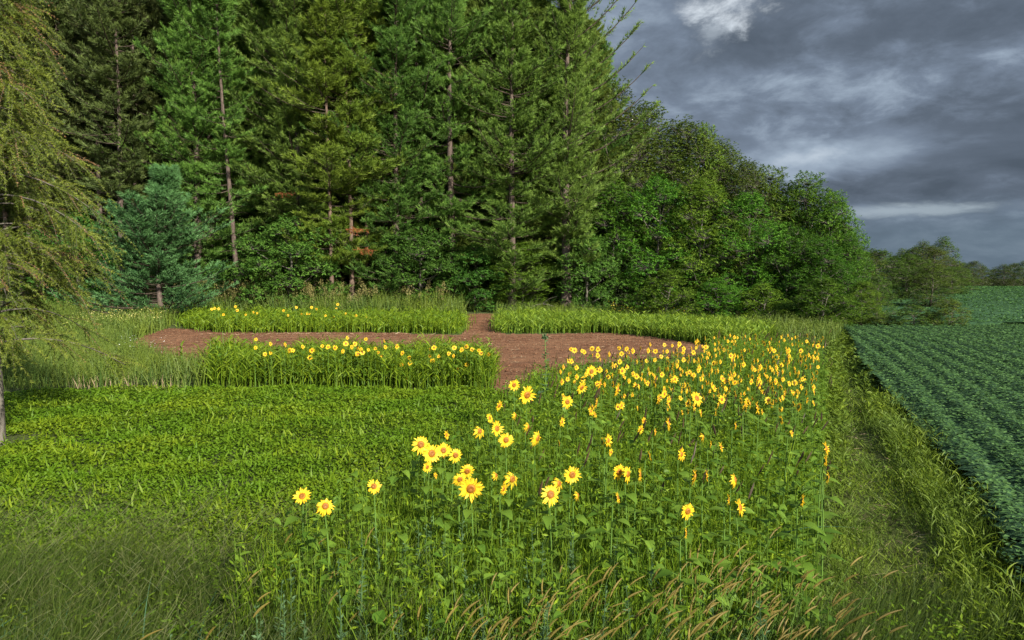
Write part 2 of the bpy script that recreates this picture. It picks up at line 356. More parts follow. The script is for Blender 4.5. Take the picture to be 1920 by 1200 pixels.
CLOV = [(X(-60, 20.5), 20.6), (X(380, 21.4), 21.3), (X(925, 21), 21.2), (X(1015, 20), 20), (-.1, 16), (-.9, 12), (-1.6, 9.6), (-2.8, 8.6), (-4.2, 8.2), (-10.5, 8.6), (-13.5, 11), (-16, 16), (-17, 20.6)]
def clover():
    a = Acc()
    for (y0, y1, dens, L) in ((7, 12, 1500, .048), (12, 17, 1000, .060), (17, 22, 620, .076)):
        x, y = scatter([(-17, y0), (1, y0), (1, y1), (-17, y1)], dens); n0 = np.sin(x*1.9+np.sin(y*1.3)*1.5)*np.sin(y*2.1+x*.7)
        k = inpoly(x, y, CLOV) & (rng.uniform(-1.6, 1, len(x)) < n0 + .75) & (np.hypot(x+10.3, y-14.5) > rng.uniform(.25, .9, len(x))); x, y, n0 = x[k], y[k], n0[k]; m = len(x)
        p = pts(x, y); p[:, 2] += rng.uniform(.01, .12, m)*(1+.6*n0)
        leaves(a, p, hdir(m)+UP*rng.uniform(-.1, .85, m)[:, None], UP+rng.normal(size=(m, 3))*.4, L*rng.uniform(.7, 1.6, m), L*.8, np.clip(rng.uniform(0, 1, m)**1.3*.75+.25*np.sin(x*.9+1.3*np.sin(y*.7))*np.sin(y*1.4-x*.5), 0, 1), .12, wide=.55)
        q = rng.choice(m, m//40); kk = len(q)
        blades(a, p[q], hdir(kk)*.35+UP, hdir(kk)*.3, rng.uniform(.10, .22, kk), .03, rng.uniform(.3, 1, kk), 3)
    return a
tag(clover().build('clover_patch', M['clover']), 'bright green low forage leaves covering the plot at the left', 'clover', kind='stuff')
def millet(poly, dens, h, name, mat, label, w=.03, lean=.25, hn=None):
    a = Acc(); x, y = scatter(poly, dens); m = len(x); x = x+rng.normal(size=m)*w*6; y = y+rng.normal(size=m)*w*6; hh = h*rng.uniform(.6, 1.15, m)*(.92 + .12*np.sin(x*1.7+y)+.10*np.sin(x*4.1+2*np.sin(y*2))); p = pts(x, y)
    blades(a, p, UP+hdir(m)*.10, hdir(m)*rng.uniform(.02, lean, m)[:, None], hh, w*.8, rng.uniform(0, .6, m), 3)
    for z0, z1 in ((.2, .55), (.5, .9)):
        b = p + UP*(hh*rng.uniform(z0, z1, m))[:, None]; d = hdir(m)
        blades(a, b, UP*.9+d*.55, d*.25-UP*.35, h*rng.uniform(.22, .42, m), w*1.25, rng.uniform(.1, 1, m), 3)
    return tag(a.build(name, mat), label, 'grass', kind='stuff')
B1 = [(X(382, 21.5), 21.6), (X(640, 21.4), 21.4), (X(918, 21.2), 21.2), (X(925, 23), 23), (X(915, 26), 26), (X(395, 26.3), 26.3)]
millet(B1, 150, 1.14, 'front_millet_strip', M['band'], 'tall green millet strip in front of the bare soil at left')
B2 = [(X(395, 42.5), 43.5), (X(620, 43), 42.6), (X(855, 42), 42.2), (X(866, 45), 45), (X(868, 50), 50), (X(345, 51), 51), (X(350, 46), 46)]
millet(B2, 75, 1.0, 'back_millet_strip', M['band'], 'millet strip along the far side of the bare soil, left of the gap', .05)
B3 = [(X(932, 42), 43.4), (X(1130, 41), 43.6), (X(1230, 39), 40), (X(1330, 34.5), 35.5), (X(1400, 33), 33.5), (X(1470, 38), 39), (X(1300, 46), 46), (X(1100, 50), 50.5), (X(935, 50), 50)]
millet(B3, 90, 1.02, 'bright_millet_strip', M['band_hot'], 'yellow green millet strip along the far side of the bare soil, right of the gap', .05)  # leaf colour a little brighter than in the other strips
PATCH = [(-1.0, 5.2), (-2.6, 6.2), (-2.0, 8.0), (-1.35, 9.4), (-.7, 12), (-.1, 16), (.55, 19.2), (1.2, 20.2), (3.0, 20.8), (5.5, 21.6), (6.6, 24), (7.9, 28), (8.5, 29), (12.4, 28.5), (11.0, 25), (7.6, 17), (4.5, 10.2), (3.2, 7.4), (2.4, 5.2)]
def undergrowth():
    a = Acc(); x, y = scatter(PATCH, lambda x, y: 760. if x is None else np.clip(760*(9/np.maximum(y, 5))**.9, 150, 620)); m = len(x); p = pts(x, y)
    edge = np.clip((.45*y+.1 - x)/1.2, .35, 1); sc = np.clip(y/9, .9, 2.2)**.6
    hh = rng.uniform(.55, 1.12, m)*edge
    blades(a, p, UP+hdir(m)*.12, hdir(m)*rng.uniform(.03, .35, m)[:, None], hh, .012*sc, rng.uniform(0, .8, m), 3)
    b = p + UP*(hh*rng.uniform(.3, .9, m))[:, None]; d = hdir(m)
    leaves(a, b, d+UP*rng.uniform(-.2, .7, m)[:, None], UP+rng.normal(size=(m, 3))*.4, .095*sc*rng.uniform(.6, 1.4, m), .026*sc, rng.uniform(.1, 1, m), .1)
    b = p + UP*(hh*rng.uniform(.4, 1, m))[:, None]; d = hdir(m)
    leaves(a, b, d+UP*rng.uniform(.1, .9, m)[:, None], UP+rng.normal(size=(m, 3))*.4, .065*sc*rng.uniform(.6, 1.4, m), .024*sc, rng.uniform(.2, 1, m), .1)
    return a
tag(undergrowth().build('patch_undergrowth', M['mix']), 'mixed green grass and leaves filling the sunflower patch', 'undergrowth', kind='stuff')
def spikes():
    a = Acc(); x, y = scatter(PATCH, 2.8); k = (y > 7.5) & (x > -.15*(y-12)-.6); x, y = x[k], y[k]; m = len(x); p = pts(x, y)
    hh = rng.uniform(.85, 1.25, m); lean = np.array([.16, .05, 0]) + rng.normal(size=(m, 3))*.07; top = p + (UP+lean)*hh[:, None]
    n = 5; T = np.linspace(0, 1, n); ax = UP+lean*2.2
    P = top[:, None] + ax[:, None]*(T*.17)[None, :, None]
    tubes(a, P, np.array([.004, .011, .012, .009, .002])[None]*rng.uniform(.8, 1.5, m)[:, None], 4, rng.uniform(0, 1, m))
    return a
tag(spikes().build('dark_seed_spikes', M['spike']), 'dark brown leaning seed spikes standing among the sunflowers', 'seed heads', kind='stuff')

def weedy(name, poly, dens, h, label, mats, w=.03, flower=None, fl=.0, cat='weeds', leafL=.10):
    a = Acc(); x, y = scatter(poly, dens); m = len(x); p = pts(x, y)
    clump = .6+.4*np.sin(x*1.3+2*np.sin(y*.9))*np.sin(y*1.1+x*.4)
    hh = h*rng.uniform(.45, 1.1, m)*(.65+.5*clump)
    blades(a, p, UP+hdir(m)*.18, hdir(m)*rng.uniform(.03, .4, m)[:, None], hh, w, rng.uniform(0, .8, m), 3)
    for _ in range(2):
        b = p + UP*(hh*rng.uniform(.3, 1, m))[:, None]
        leaves(a, b, hdir(m)+UP*rng.uniform(-.1, .9, m)[:, None], UP+rng.normal(size=(m, 3))*.4, leafL*rng.uniform(.6, 1.4, m), leafL*.4, rng.uniform(.1, 1, m), .1)
    o = tag(a.build(name, mats[0]), label, cat, kind='stuff')
    return o
# left weeds between larch and clearing, and behind
WL1 = [(X(-80, 22), 21.0), (X(385, 21.6), 21.4), (X(380, 25), 25.5), (X(330, 27), 27), (X(245, 31), 31), (X(225, 36), 36), (X(-80, 36), 36)]
weedy('left_weeds', WL1, 75, .95, 'green and straw coloured weeds left of the bare soil', [M['weeds']], .028)
WL2 = [(X(-80, 36), 36), (X(230, 36), 36), (X(310, 47), 48), (X(345, 51), 51), (X(345, 57), 57), (X(-80, 57), 57)]
weedy('far_left_weeds', WL2, 32, 1.25, 'taller weeds at the foot of the pines, left of the bare soil', [M['weeds']], .05, leafL=.17)
WB = [(X(345, 50), 50.5), (X(868, 50), 50.5), (X(868, 60), 60), (X(345, 60), 60)]
weedy('forest_edge_weeds', WB, 40, 1.9, 'rank weeds behind the back millet strip, under the pines', [M['weeds']], .05, leafL=.18)
WR = [(X(868, 55), 55.5), (X(930, 54.5), 54.8), (X(940, 50), 50.5), (X(1100, 50), 51), (X(1300, 46), 46.5), (X(1470, 38), 39.5), (X(1480, 32), 32), (X(1560, 33), 33), (X(1575, 38), 38), (X(1590, 46), 46), (X(1500, 53), 54), (X(1200, 60), 60), (X(868, 62), 62)]
weedy('right_edge_weeds', WR, 34, 1.05, 'dry green weeds in front of the locust thicket', [M['weeds']], .045, leafL=.14)
def flecks(name, poly, dens, z, L, mat, label, cat, up=.3, dense_fn=None):
    a = Acc(); x, y = scatter(poly, dens); m = len(x); p = pts(x, y); p[:, 2] += rng.uniform(z[0], z[1], m)
    if dense_fn is not None: k = dense_fn(x, y); p = p[k]; m = len(p)
    leaves(a, p, hdir(m)+UP*up, UP+rng.normal(size=(m, 3))*.6, L*rng.uniform(.6, 1.3, m), L*.8, rng.uniform(0, 1, m), .1, wide=.5)
    return tag(a.build(name, mat), label, cat, kind='stuff')
flecks('cream_wildflowers', [(X(150, 40), 38), (X(300, 44), 44), (X(315, 52), 52), (X(170, 52), 52)], 22, (.7, 1.25), .075, M['yflower'], 'cream yellow wildflowers in the weeds at the left', 'wildflowers')
flecks('white_wildflowers', [(X(230, 27), 26), (X(330, 27), 26.5), (X(310, 30), 30), (X(235, 31), 31)], 9, (.6, .95), .05, M['white'], 'white wildflowers beside the left end of the bare soil', 'wildflowers')
flecks('goldenrod_flowers', [(X(1140, 52), 51), (X(1290, 50), 49), (X(1290, 53), 53), (X(1140, 55), 55)], 9, (.9, 1.35), .10, M['goldf'], 'yellow goldenrod blooming in front of the locust thicket', 'wildflowers')
def plumes():
    a = Acc(); x, y = scatter([(X(220, 54), 52), (X(700, 54), 52), (X(860, 54), 53), (X(860, 58), 58), (X(220, 58), 58)], 2.4); m = len(x); k = rng.uniform(0, 1, m) < np.clip(1.1-.0012*(x*FPX/55+960-300), .35, 1); x, y = x[k], y[k]; m = len(x)
    for i in range(m):
        h = rng.uniform(1.7, 2.7); b = pts(x[i:i+1], y[i:i+1])[0]; n = 60
        z = rng.uniform(0, 1, n); r = .20*(1-z)**.7; ang = rng.uniform(0, 6.28, n); o = np.stack([np.cos(ang), np.sin(ang), np.zeros(n)], 1)
        p = b + np.stack([np.zeros(n), np.zeros(n), h-.75+.75*z], 1) + o*(r*rng.uniform(.2, 1, n))[:, None]
        leaves(a, p, o+UP*.9, rv(n), .14, .05, rng.uniform(0, 1, n), .1)
        blades(a, b[None], UP[None], np.zeros((1, 3)), h-.2, .03, .2, 2)
    return a
tag(plumes().build('goldenrod_plumes', M['plume']), 'tan feathery seed plumes rising above the weeds below the pines', 'seed plumes', kind='stuff')
def straw_bits():
    a = Acc(); x, y = scatter(SOIL, 10); m = len(x)
    leaves(a, pts(x, y, .05), hdir(m)+UP*.1, UP+rng.normal(size=(m, 3))*.3, rng.uniform(.08, .26, m), .022, rng.uniform(0, 1, m), .05)
    x, y = scatter([(X(380, 42.3), 42.8), (X(860, 42), 41.6), (X(860, 42), 41), (X(380, 42), 42.0)], 12); m = len(x)
    blades(a, pts(x, y, .03), UP*.5+hdir(m), -UP*.2+hdir(m)*.2, rng.uniform(.2, .4, m), .02, rng.uniform(0, 1, m), 2)
    x, y = scatter([(X(130, 21.2), 21.0), (X(330, 21.2), 21.2), (X(330, 21.5), 21.9), (X(130, 21.5), 21.9)], 30); m = len(x)
    blades(a, pts(x, y, .0), UP+hdir(m)*.2, hdir(m)*.2, rng.uniform(.25, .5, m), .018, rng.uniform(0, 1, m), 2)
    x, y = scatter(PATH, lambda x, y: 22. if x is None else np.clip(22*(8/np.maximum(y, 3)), 4, 22)); m = len(x)
    blades(a, pts(x, y, .03), UP*.25+hdir(m), -UP*.1+hdir(m)*.2, rng.uniform(.08, .28, m), .006*np.clip(y/8, .7, 3), rng.uniform(0, .7, m), 2)
    return a
tag(straw_bits().build('straw_litter', M['straw']), 'pale dead straw lying on the bare soil and the path', 'straw', kind='stuff')

def clods():
    a = Acc(); x, y = scatter(SOIL, 26); m = len(x); r = rng.uniform(.015, .05, m)*rng.uniform(.5, 1.3, m)
    O = np.array([[1, 0, 0], [0, 1, 0], [-1, 0, 0], [0, -1, 0], [0, 0, .8], [0, 0, -.8]]); V = pts(x, y, .05)[:, None]+O[None]*r[:, None, None]*rng.uniform(.6, 1.4, (m, 6, 1))
    T = np.array([[0, 1, 4], [1, 2, 4], [2, 3, 4], [3, 0, 4], [1, 0, 5], [2, 1, 5], [3, 2, 5], [0, 3, 5]]); a.add(V, tris=(np.arange(m)*6)[:, None, None]+T[None]); return a
tag(clods().build('soil_clods', M['soil']), 'small brown clods lying on the tilled soil', 'clods', kind='stuff')
# path grass, verge, foreground
def path_grass():
    a = Acc()
    PG = [(.6, 2), (4.4, 9.6), (11.2, 25), (16.5, 37), (22, 47), (24, 47), (18.2, 37.6), (9.6, 18), (6.9, 11), (5.0, 6), (4.2, 2)]
    x, y = scatter(PG, lambda x, y: 620. if x is None else np.clip(620*(6/np.maximum(y, 3)), 70, 620)); sc = np.clip(y/6, .7, 4)**.75
    n0 = np.sin(x*3.1+1.3*np.sin(y*2.3))*np.sin(y*1.7+x*1.1); k = rng.uniform(-1.8, .9, len(x)) < n0+.8; x, y, sc, n0 = x[k], y[k], sc[k], n0[k]; m = len(x)
    blades(a, pts(x, y), UP*.8+hdir(m)*.6, hdir(m)*.4-UP*.1, rng.uniform(.07, .30, m)*(1+.5*n0), .007*sc, rng.uniform(0, 1, m), 3)
    q = rng.choice(m, m//2); kk = len(q); p = pts(x[q], y[q]); p[:, 2] += rng.uniform(.01, .10, kk)
    leaves(a, p, hdir(kk)+UP*.4, UP+rng.normal(size=(kk, 3))*.4, .032*sc[q], .018*sc[q], rng.uniform(0, 1, kk), .1)
    return a
def shaggy():
    a = Acc(); y = rng.uniform(3.5, 46, 5200)**1.0; y = 3.5+42.5*((y-3.5)/42.5)**1.5; m = len(y); left = rng.uniform(0, 1, m) < .5
    x = np.where(left, .45*y+.1+rng.normal(size=m)*.16+.1*np.sin(y*1.7), .425*y+1.75+rng.normal(size=m)*.16+.12*np.sin(y*1.3+2)); hh = rng.uniform(.15, .5, m)*(1+.5*np.sin(y*2.3+left*2)*np.sin(y*.9))*np.where(y > 18, .8, 1); sc = np.clip(y/7, .8, 3)
    blades(a, pts(x, y), UP+hdir(m)*.3, hdir(m)*.45-UP*.15, hh, .009*sc, rng.uniform(0, 1, m), 4)
    for _ in range(2):
        b = pts(x, y)+UP*(hh*rng.uniform(.2, .9, m))[:, None]; leaves(a, b, hdir(m)+UP*rng.uniform(0, .8, m)[:, None], UP+rng.normal(size=(m, 3))*.4, .06*sc, .025*sc, rng.uniform(.1, 1, m), .1)
    return a
tag(shaggy().build('path_edge_grass', M['path']), 'shaggy grass and weeds along both edges of the path', 'grass', kind='stuff')
tag(path_grass().build('path_grass', M['path']), 'short yellow green grass on the path beside the soybeans', 'grass', kind='stuff')
VERGE = [(7.0, 12.6), (5.6, 9.2), (4.2, 6.4), (4.5, 5.6), (5.6, 7.4), (6.45, 9.4), (7.3, 11), (9.2, 16.6), (9.6, 17.6), (9.2, 18.5), (7.9, 15.5)]
millet(VERGE, 210, .50, 'verge_grass', M['path'], 'knee high grass clump between the path and the soybean rows', .012, .5)
def fg():
    a = Acc(); b = Acc(); c = Acc(); w_ = Acc()
    # fine grass across the whole near edge
    FG = [(-9.5, 3), (4.6, 3), (5.3, 6.3), (4.2, 7.4), (2.6, 6.2), (-1.0, 6.2), (-2.8, 9.2), (-8, 9.8), (-14, 12.2), (-14, 6)]
    x, y = scatter(FG, lambda x, y: 2100. if x is None else np.clip(2100*(5/np.maximum(y, 3))**1.6, 350, 1500)); m = len(x)
    lw = sstep(-1.2, 1.2, x - .1*(y-5)); lft = 1-lw
    k = rng.uniform(0, 1, m) < .6+.4*lft; x, y, lft = x[k], y[k], lft[k]; m = len(x); ed = 1 - .6*sstep(6., 9.2, y); k = rng.uniform(0, 1, m) > .85*sstep(7., 9.5, y); x, y, lft, ed = x[k], y[k], lft[k], ed[k]; m = len(x)
    wind = np.array([.25, .02, 0])
    cl = .5+.5*np.sin(x*2.1+1.7*np.sin(y*1.9))*np.sin(y*2.6+x*.8+1); k = rng.uniform(0, 1, m) < .45+.75*cl; x, y, lft, ed, cl = x[k], y[k], lft[k], ed[k], cl[k]; m = len(x)
    hh = rng.uniform(.35, .95, m)*ed*(.68+.5*cl)*(1-.4*sstep(1.6, 3, x-.12*y))
    blades(a, pts(x, y), UP+hdir(m)*.22+wind*.4, wind*rng.uniform(.2, 1.4, m)[:, None]+hdir(m)*.18, hh, rng.uniform(.003, .0075, m), rng.uniform(0, 1, m), 4)
    # hair-fine panicles on the left
    x, y = scatter([(-9, 3.4), (.4, 3.4), (-.2, 6.4), (-2.6, 8.6), (-8, 9), (-12, 8)], 60); m = len(x)
    hh = rng.uniform(.55, 1.0, m); k0 = pts(x, y)+UP*(hh*.55)[:, None]
    for _ in range(7):
        st = k0 + UP*rng.uniform(0, .35, m)[:, None]*hh[:, None]+wind*.1
        blades(b, st, UP*.7+hdir(m)*.7+wind, hdir(m)*.15-UP*.12, rng.uniform(.10, .24, m), .0032, rng.uniform(0, 1, m), 2, tip=.9)
    # small leafy weeds mixed into the grass
    x, y = scatter([(-9, 3.6), (4.2, 3.6), (4.4, 6.4), (2, 6.2), (-1.2, 6.6), (-3, 9.6), (-9, 9.6), (-13, 11.5), (-13, 8)], 150); m = len(x); hh = rng.uniform(.1, .62, m)*(1-.5*sstep(6.5, 8.8, y))
    for _ in range(6):
        leaves(w_, pts(x, y)+UP*(hh*rng.uniform(.15, 1, m))[:, None]+hdir(m)*.03, hdir(m)+UP*rng.uniform(-.1, .8, m)[:, None], UP+rng.normal(size=(m, 3))*.4, rng.uniform(.03, .085, m), .022, rng.uniform(0, 1, m), .1)
    # coarse arching blades, lower left
    x, y = scatter([(-5.2, 4.6), (-2.2, 4.6), (-2.2, 6.0), (-5.2, 6.0)], 22); m = len(x); d = hdir(m)
    blades(c, pts(x, y), UP+d*.35, d*.75-UP*.55, rng.uniform(.7, 1.15, m), .016, rng.uniform(0, 1, m), 7)
    x, y = scatter([(-1, 6.2), (2.0, 6.2), (5.0, 13), (-.8, 13)], 3.); m = len(x); d = hdir(m)
    blades(c, pts(x, y), UP+d*.25, d*.6-UP*.45, rng.uniform(1.0, 1.45, m), .03, rng.uniform(.4, 1, m), 7)
    return a, b, c, w_
a, b, c, w_ = fg()
tag(w_.build('low_weeds', M['clover']), 'small leafy weeds mixed into the near grass', 'weeds', kind='stuff')
tag(a.build('foreground_grass', M['grass']), 'long fine grass along the bottom of the view', 'grass', kind='stuff')
tag(b.build('panicle_grass', M['wisp']), 'wispy tan panicles of fine grass at the lower left', 'grass', kind='stuff')
tag(c.build('coarse_grass', M['bluegrass']), 'broad arching grass blades among the near weeds', 'grass', kind='stuff')
def ragweed():
    a = Acc(); x, y = scatter([(-2.6, 3.9), (1.5, 3.6), (2.2, 5.0), (1.2, 6.6), (-1.6, 7.2), (-2.0, 6.0)], 9); m = len(x); p = pts(x, y); hh = rng.uniform(.65, 1.2, m)
    for i in range(m):
        n = 60; z = rng.uniform(.12, 1, n); ang = rng.uniform(0, 6.28, n); o = np.stack([np.cos(ang), np.sin(ang), np.zeros(n)], 1)
        ax = np.array([rng.normal()*.06, rng.normal()*.06, 1]); c0 = p[i]+ax*(hh[i]*z)[:, None]; L = .09*(1.15-z)+.02
        leaves(a, c0, o+UP*rng.uniform(.2, .9, n)[:, None], UP+rng.normal(size=(n, 3))*.3, L, L*.34, rng.uniform(0, 1, n), .1)
        tubes(a, (p[i]+ax*hh[i]*np.linspace(0, 1, 4)[:, None])[None], np.array([[.006, .005, .004, .002]]), 4, .3)
    return a
tag(ragweed().build('ragweed', M['sage']), 'grey green ragweed stems in the near weeds at bottom centre', 'weeds', kind='stuff')
def foxtails():
    a = Acc(); g = Acc()
    x, y = scatter([(-.5, 3.4), (1.9, 3.3), (2.5, 5.6), (1.9, 6.1), (.5, 5.6), (-.8, 5.0)], 80)
    x2, y2 = scatter([(-3.2, 3.8), (-.5, 3.8), (-.9, 6.2), (-2.6, 6.6)], 5); x = np.r_[x, x2]; y = np.r_[y, y2]; m = len(x); p = pts(x, y)
    hh = rng.uniform(.62, 1.02, m); wind = np.array([.24, .05, 0]) + rng.normal(size=(m, 3))*np.array([.13, .10, .03])
    T = np.linspace(0, 1, 5); P = p[:, None] + (UP*hh[:, None])[:, None]*T[None, :, None] + (wind*hh[:, None])[:, None]*(T**2.2)[None, :, None]
    tubes(g, P, np.array([.0025, .0022, .002, .0018, .0015])[None], 3, .6)
    e = P[:, -1]; d = nrm(UP*.85 + wind*2.0); L = rng.uniform(.11, .20, m); T = np.linspace(0, 1, 6)
    H = e[:, None] + (d*L[:, None])[:, None]*T[None, :, None] + (np.array([.5, 0, -.5])*L[:, None])[:, None]*(T**2)[None, :, None]*.4
    tubes(a, H, np.array([.003, .0065, .0075, .007, .005, .0015])[None]*rng.uniform(.8, 1.2, m)[:, None], 5, rng.uniform(0, 1, m))
    for _ in range(26):
        u = rng.uniform(0, .95, m); q = e + d*(L*u)[:, None] + np.array([.2, 0, -.2])*(L*u*u)[:, None]; o = nrm(np.cross(d, rv(m)))
        tufts(a, q, o+d*1.0, 2, .016, .0018, .15, rng.uniform(.4, 1, m))
    return a, g
a, g = foxtails()
tag(a.build('foxtail_heads', M['foxtail']), 'bristly tan foxtail heads leaning right at the bottom', 'foxtail', kind='stuff')
tag(g.build('foxtail_stalks', M['stem']), 'thin green stalks carrying the leaning foxtail heads', 'foxtail', kind='stuff')

exec_trees = True
# ------------------------------------------------------------------ trees
def trunk_line(H, lean=(0, 0), wob=.15, k=9):
    z = np.linspace(0, 1, k); P = np.zeros((k, 3)); P[:, 2] = z*H
    P[:, 0] = lean[0]*z*H + wob*np.sin(z*5+rng.uniform(0, 6))*z*2; P[:, 1] = lean[1]*z*H + wob*np.sin(z*4+rng.uniform(0, 6))*z*2
    return P
def at_z(P, z): return np.stack([np.interp(z, P[:, 2], P[:, 0]), np.interp(z, P[:, 2], P[:, 1]), z], -1)
def make_pine(H=27, crown=8., R=5.2, r0=.26, mat='pine', bark='bark', slope=(-.05, .55), curve=.25, gap=.62, nl=5, keep=1., lean=(0, 0), nt=8, tl=.33, tw=.045, shape=1., dead=True, name='pine_tree', lim=None, twig=1.):
    root = empty(name); P = trunk_line(H, lean); a = Acc()
    tr = r0*(1-np.linspace(0, 1, 9)*.9); tr[0] *= 1.25; tubes(a, P[None], tr[None], 9)
    c = Acc(); lv = []
    z = crown; ph = rng.uniform(0, 6.28, 3)
    while z < H-.4:
        tt = (z-crown)/(H-crown)
        for i in range(nl):
            if rng.uniform() > keep: continue
            prof = (1-tt)**.5*(.70+.30*min(1, tt*4)) if shape == 1. else (1-tt)**shape
            L = max(.5, R*prof*(rng.uniform(.35, .8) if rng.uniform() < .4 else rng.uniform(.8, 1.25))*(.86+.26*math.sin(z*1.15+ph[0]))*(.9+.22*math.sin(i*1.2566+ph[1]+z*.35))); lv.append((z+rng.uniform(-.25, .25), rng.uniform(0, 6.283), L, slope[0]+(slope[1]-slope[0])*tt+rng.uniform(-.12, .12), curve*rng.uniform(.6, 1.4)))
        z += gap*rng.uniform(.75, 1.3)*(1-.35*tt)
    if lim: lv += lim
    lv = np.array(lv); m = len(lv); o = at_z(P, lv[:, 0]); hd = np.stack([np.cos(lv[:, 1]), np.sin(lv[:, 1]), np.zeros(m)], 1); L = lv[:, 2]
    def along(u):                                # u (m,k) -> points on limbs
        return o[:, None] + hd[:, None]*(L[:, None]*u)[..., None] + UP*((lv[:, 3]*L)[:, None]*u + (lv[:, 4]*L)[:, None]*u**2 - .06*L[:, None]*np.sin(u*3.14))[..., None]
    T = np.linspace(0, 1, 6)[None].repeat(m, 0); tubes(a, along(T), (.012+.012*L)[:, None]*(1-.8*T), 4, mi=1)
    # twigs
    kt = 15; u = np.sort(rng.uniform(.18, 1, (m, kt)), 1); s = np.where(np.arange(kt) % 2, 1, -1)[None]
    tp = along(u); tg = nrm(along(np.minimum(u+.05, 1.05))-along(u-.05)); sd_ = nrm(np.cross(tg, UP))
    td = nrm(tg*rng.uniform(.5, 1.1, (m, kt))[..., None] + sd_*(s*rng.uniform(.5, 1.1, (m, kt)))[..., None] + UP*rng.uniform(.0, .35, (m, kt))[..., None])
    tlen = (np.minimum(.26*L+.45, 1.5)[:, None]*(1.15-.75*u)*rng.uniform(.6, 1.2, (m, kt)))*twig
    tp = tp.reshape(-1, 3); td = td.reshape(-1, 3); tlen = tlen.reshape(-1); M_ = len(tp)
    k = 5; v = np.linspace(.2, 1, k)[None].repeat(M_, 0)+rng.uniform(-.08, .08, (M_, k))
    tb = tp[:, None]+td[:, None]*(tlen[:, None]*v)[..., None]+UP*(.12*tlen[:, None]*v**2)[..., None]; dd = (td[:, None]+UP*.35+rng.normal(size=(M_, k, 3))*.15)
    tubes(a, tp[:, None]+td[:, None]*(tlen[:, None]*np.linspace(0, 1, 2)[None])[..., None], np.array([[.010, .004]]), 3, mi=1)
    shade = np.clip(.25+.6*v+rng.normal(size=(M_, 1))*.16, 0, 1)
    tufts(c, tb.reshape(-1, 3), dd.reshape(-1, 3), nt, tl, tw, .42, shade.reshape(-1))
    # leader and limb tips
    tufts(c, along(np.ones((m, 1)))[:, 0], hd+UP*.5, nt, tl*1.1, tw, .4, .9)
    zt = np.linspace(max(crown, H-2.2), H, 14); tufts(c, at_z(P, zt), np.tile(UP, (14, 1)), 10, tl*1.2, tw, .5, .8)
    if dead and crown > 3:
        md = int(crown*2.2); zz_ = rng.uniform(1.5, crown+1, md); an = rng.uniform(0, 6.28, md); h2 = np.stack([np.cos(an), np.sin(an), rng.uniform(-.25, .2, md)], 1); LL = rng.uniform(.5, 2.4, md)
        T = np.linspace(0, 1, 4); Q = at_z(P, zz_)[:, None]+h2[:, None]*(LL[:, None]*T[None])[..., None]+rng.normal(size=(md, 4, 3))*.06*T[None, :, None]
        tubes(a, Q, np.array([[.022, .014, .009, .004]]), 3, mi=1)
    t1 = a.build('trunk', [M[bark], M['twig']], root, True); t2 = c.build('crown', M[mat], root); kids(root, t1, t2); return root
def make_leafy(H=10, R=4., mat='locust', bark='bark_grey', lobes=26, per=170, Ls=.26, low=.08, droop=.35, r0=.16, name='leafy_tree', top=1., nleaf=7, airy=0., multi=1):
    root = empty(name); a = Acc(); c = Acc()
    ang = np.arange(lobes)*2.39996+rng.uniform(0, 6); zt = low + (1-low)*((np.arange(lobes)+.5)/lobes)
    prof = np.sin(np.clip((zt-low)/(1-low)*.93+.10, 0, 1)*math.pi)**.55; rad = R*.70*prof*rng.uniform(.65, 1.12, lobes)
    C = np.stack([np.cos(ang)*rad, np.sin(ang)*rad, zt*H*.90*rng.uniform(.95, 1.05, lobes)], 1); lr = R*rng.uniform(.22, .38, lobes)*(.8+.2*prof)
    P = trunk_line(H*.82, (0, 0), .12); tubes(a, P[None], (r0*(1-np.linspace(0, 1, 9)*.85))[None], 8)
    zs = np.clip(C[:, 2]-rad*.45-.4, .15*H*min(1, low*5+.3), H*.8); st = at_z(P, zs); mid = (st+C)/2+UP*(-.12*rad)[:, None]
    T = np.linspace(0, 1, 5)[None, :, None]; Q = st[:, None]*(1-T)**2+2*mid[:, None]*T*(1-T)+C[:, None]*T*T
    tubes(a, Q, (.05*R/4)*np.array([[1.2, 1, .8, .55, .3]]), 5)
    for i in range(lobes):
        n = int(per*(lr[i]/(R*.34))**2); d = rv(n); d[:, 2] = np.where(d[:, 2] < -.25, -d[:, 2]*.8, d[:, 2]); d = nrm(d)
        rr = lr[i]*(rng.uniform(.35, 1.05, n)**.5)*(1+.22*np.sin(d[:, 0]*5+i)*np.sin(d[:, 1]*4+d[:, 2]*5)); out_ = rng.uniform(0, 1, n) < .05+airy; rr = np.where(out_, rr*rng.uniform(1.1, 1.4, n), rr)
        p = C[i]+d*rr[:, None]*np.array([1.1, 1.1, .78])
        k = nleaf; B = np.repeat(p, k, 0); O = np.repeat(d, k, 0); q = hdir(n*k)*1.0+O*.55+UP*(rng.uniform(-.9, .25, n*k)*droop*2)[:, None]
        nn = UP+O*.6+rng.normal(size=(n*k, 3))*.25; tone = np.repeat(np.clip(.28+.42*np.clip(d[:, 2], -.2, 1)*0+rng.uniform(-.25, .45, n), 0, 1), k)
        leaves(c, B, q, nn, Ls*rng.uniform(.6, 1.25, n*k), Ls*.33, np.clip(tone+rng.uniform(-.12, .12, n*k), 0, 1), .1)
        tw = rng.choice(n, n//6); tubes(a, np.stack([np.repeat(C[i][None], len(tw), 0), p[tw]], 1), np.array([[.014, .004]]), 3)
    t1 = a.build('trunk', M[bark], root, True); t2 = c.build('crown', M[mat], root); kids(root, t1, t2); return root

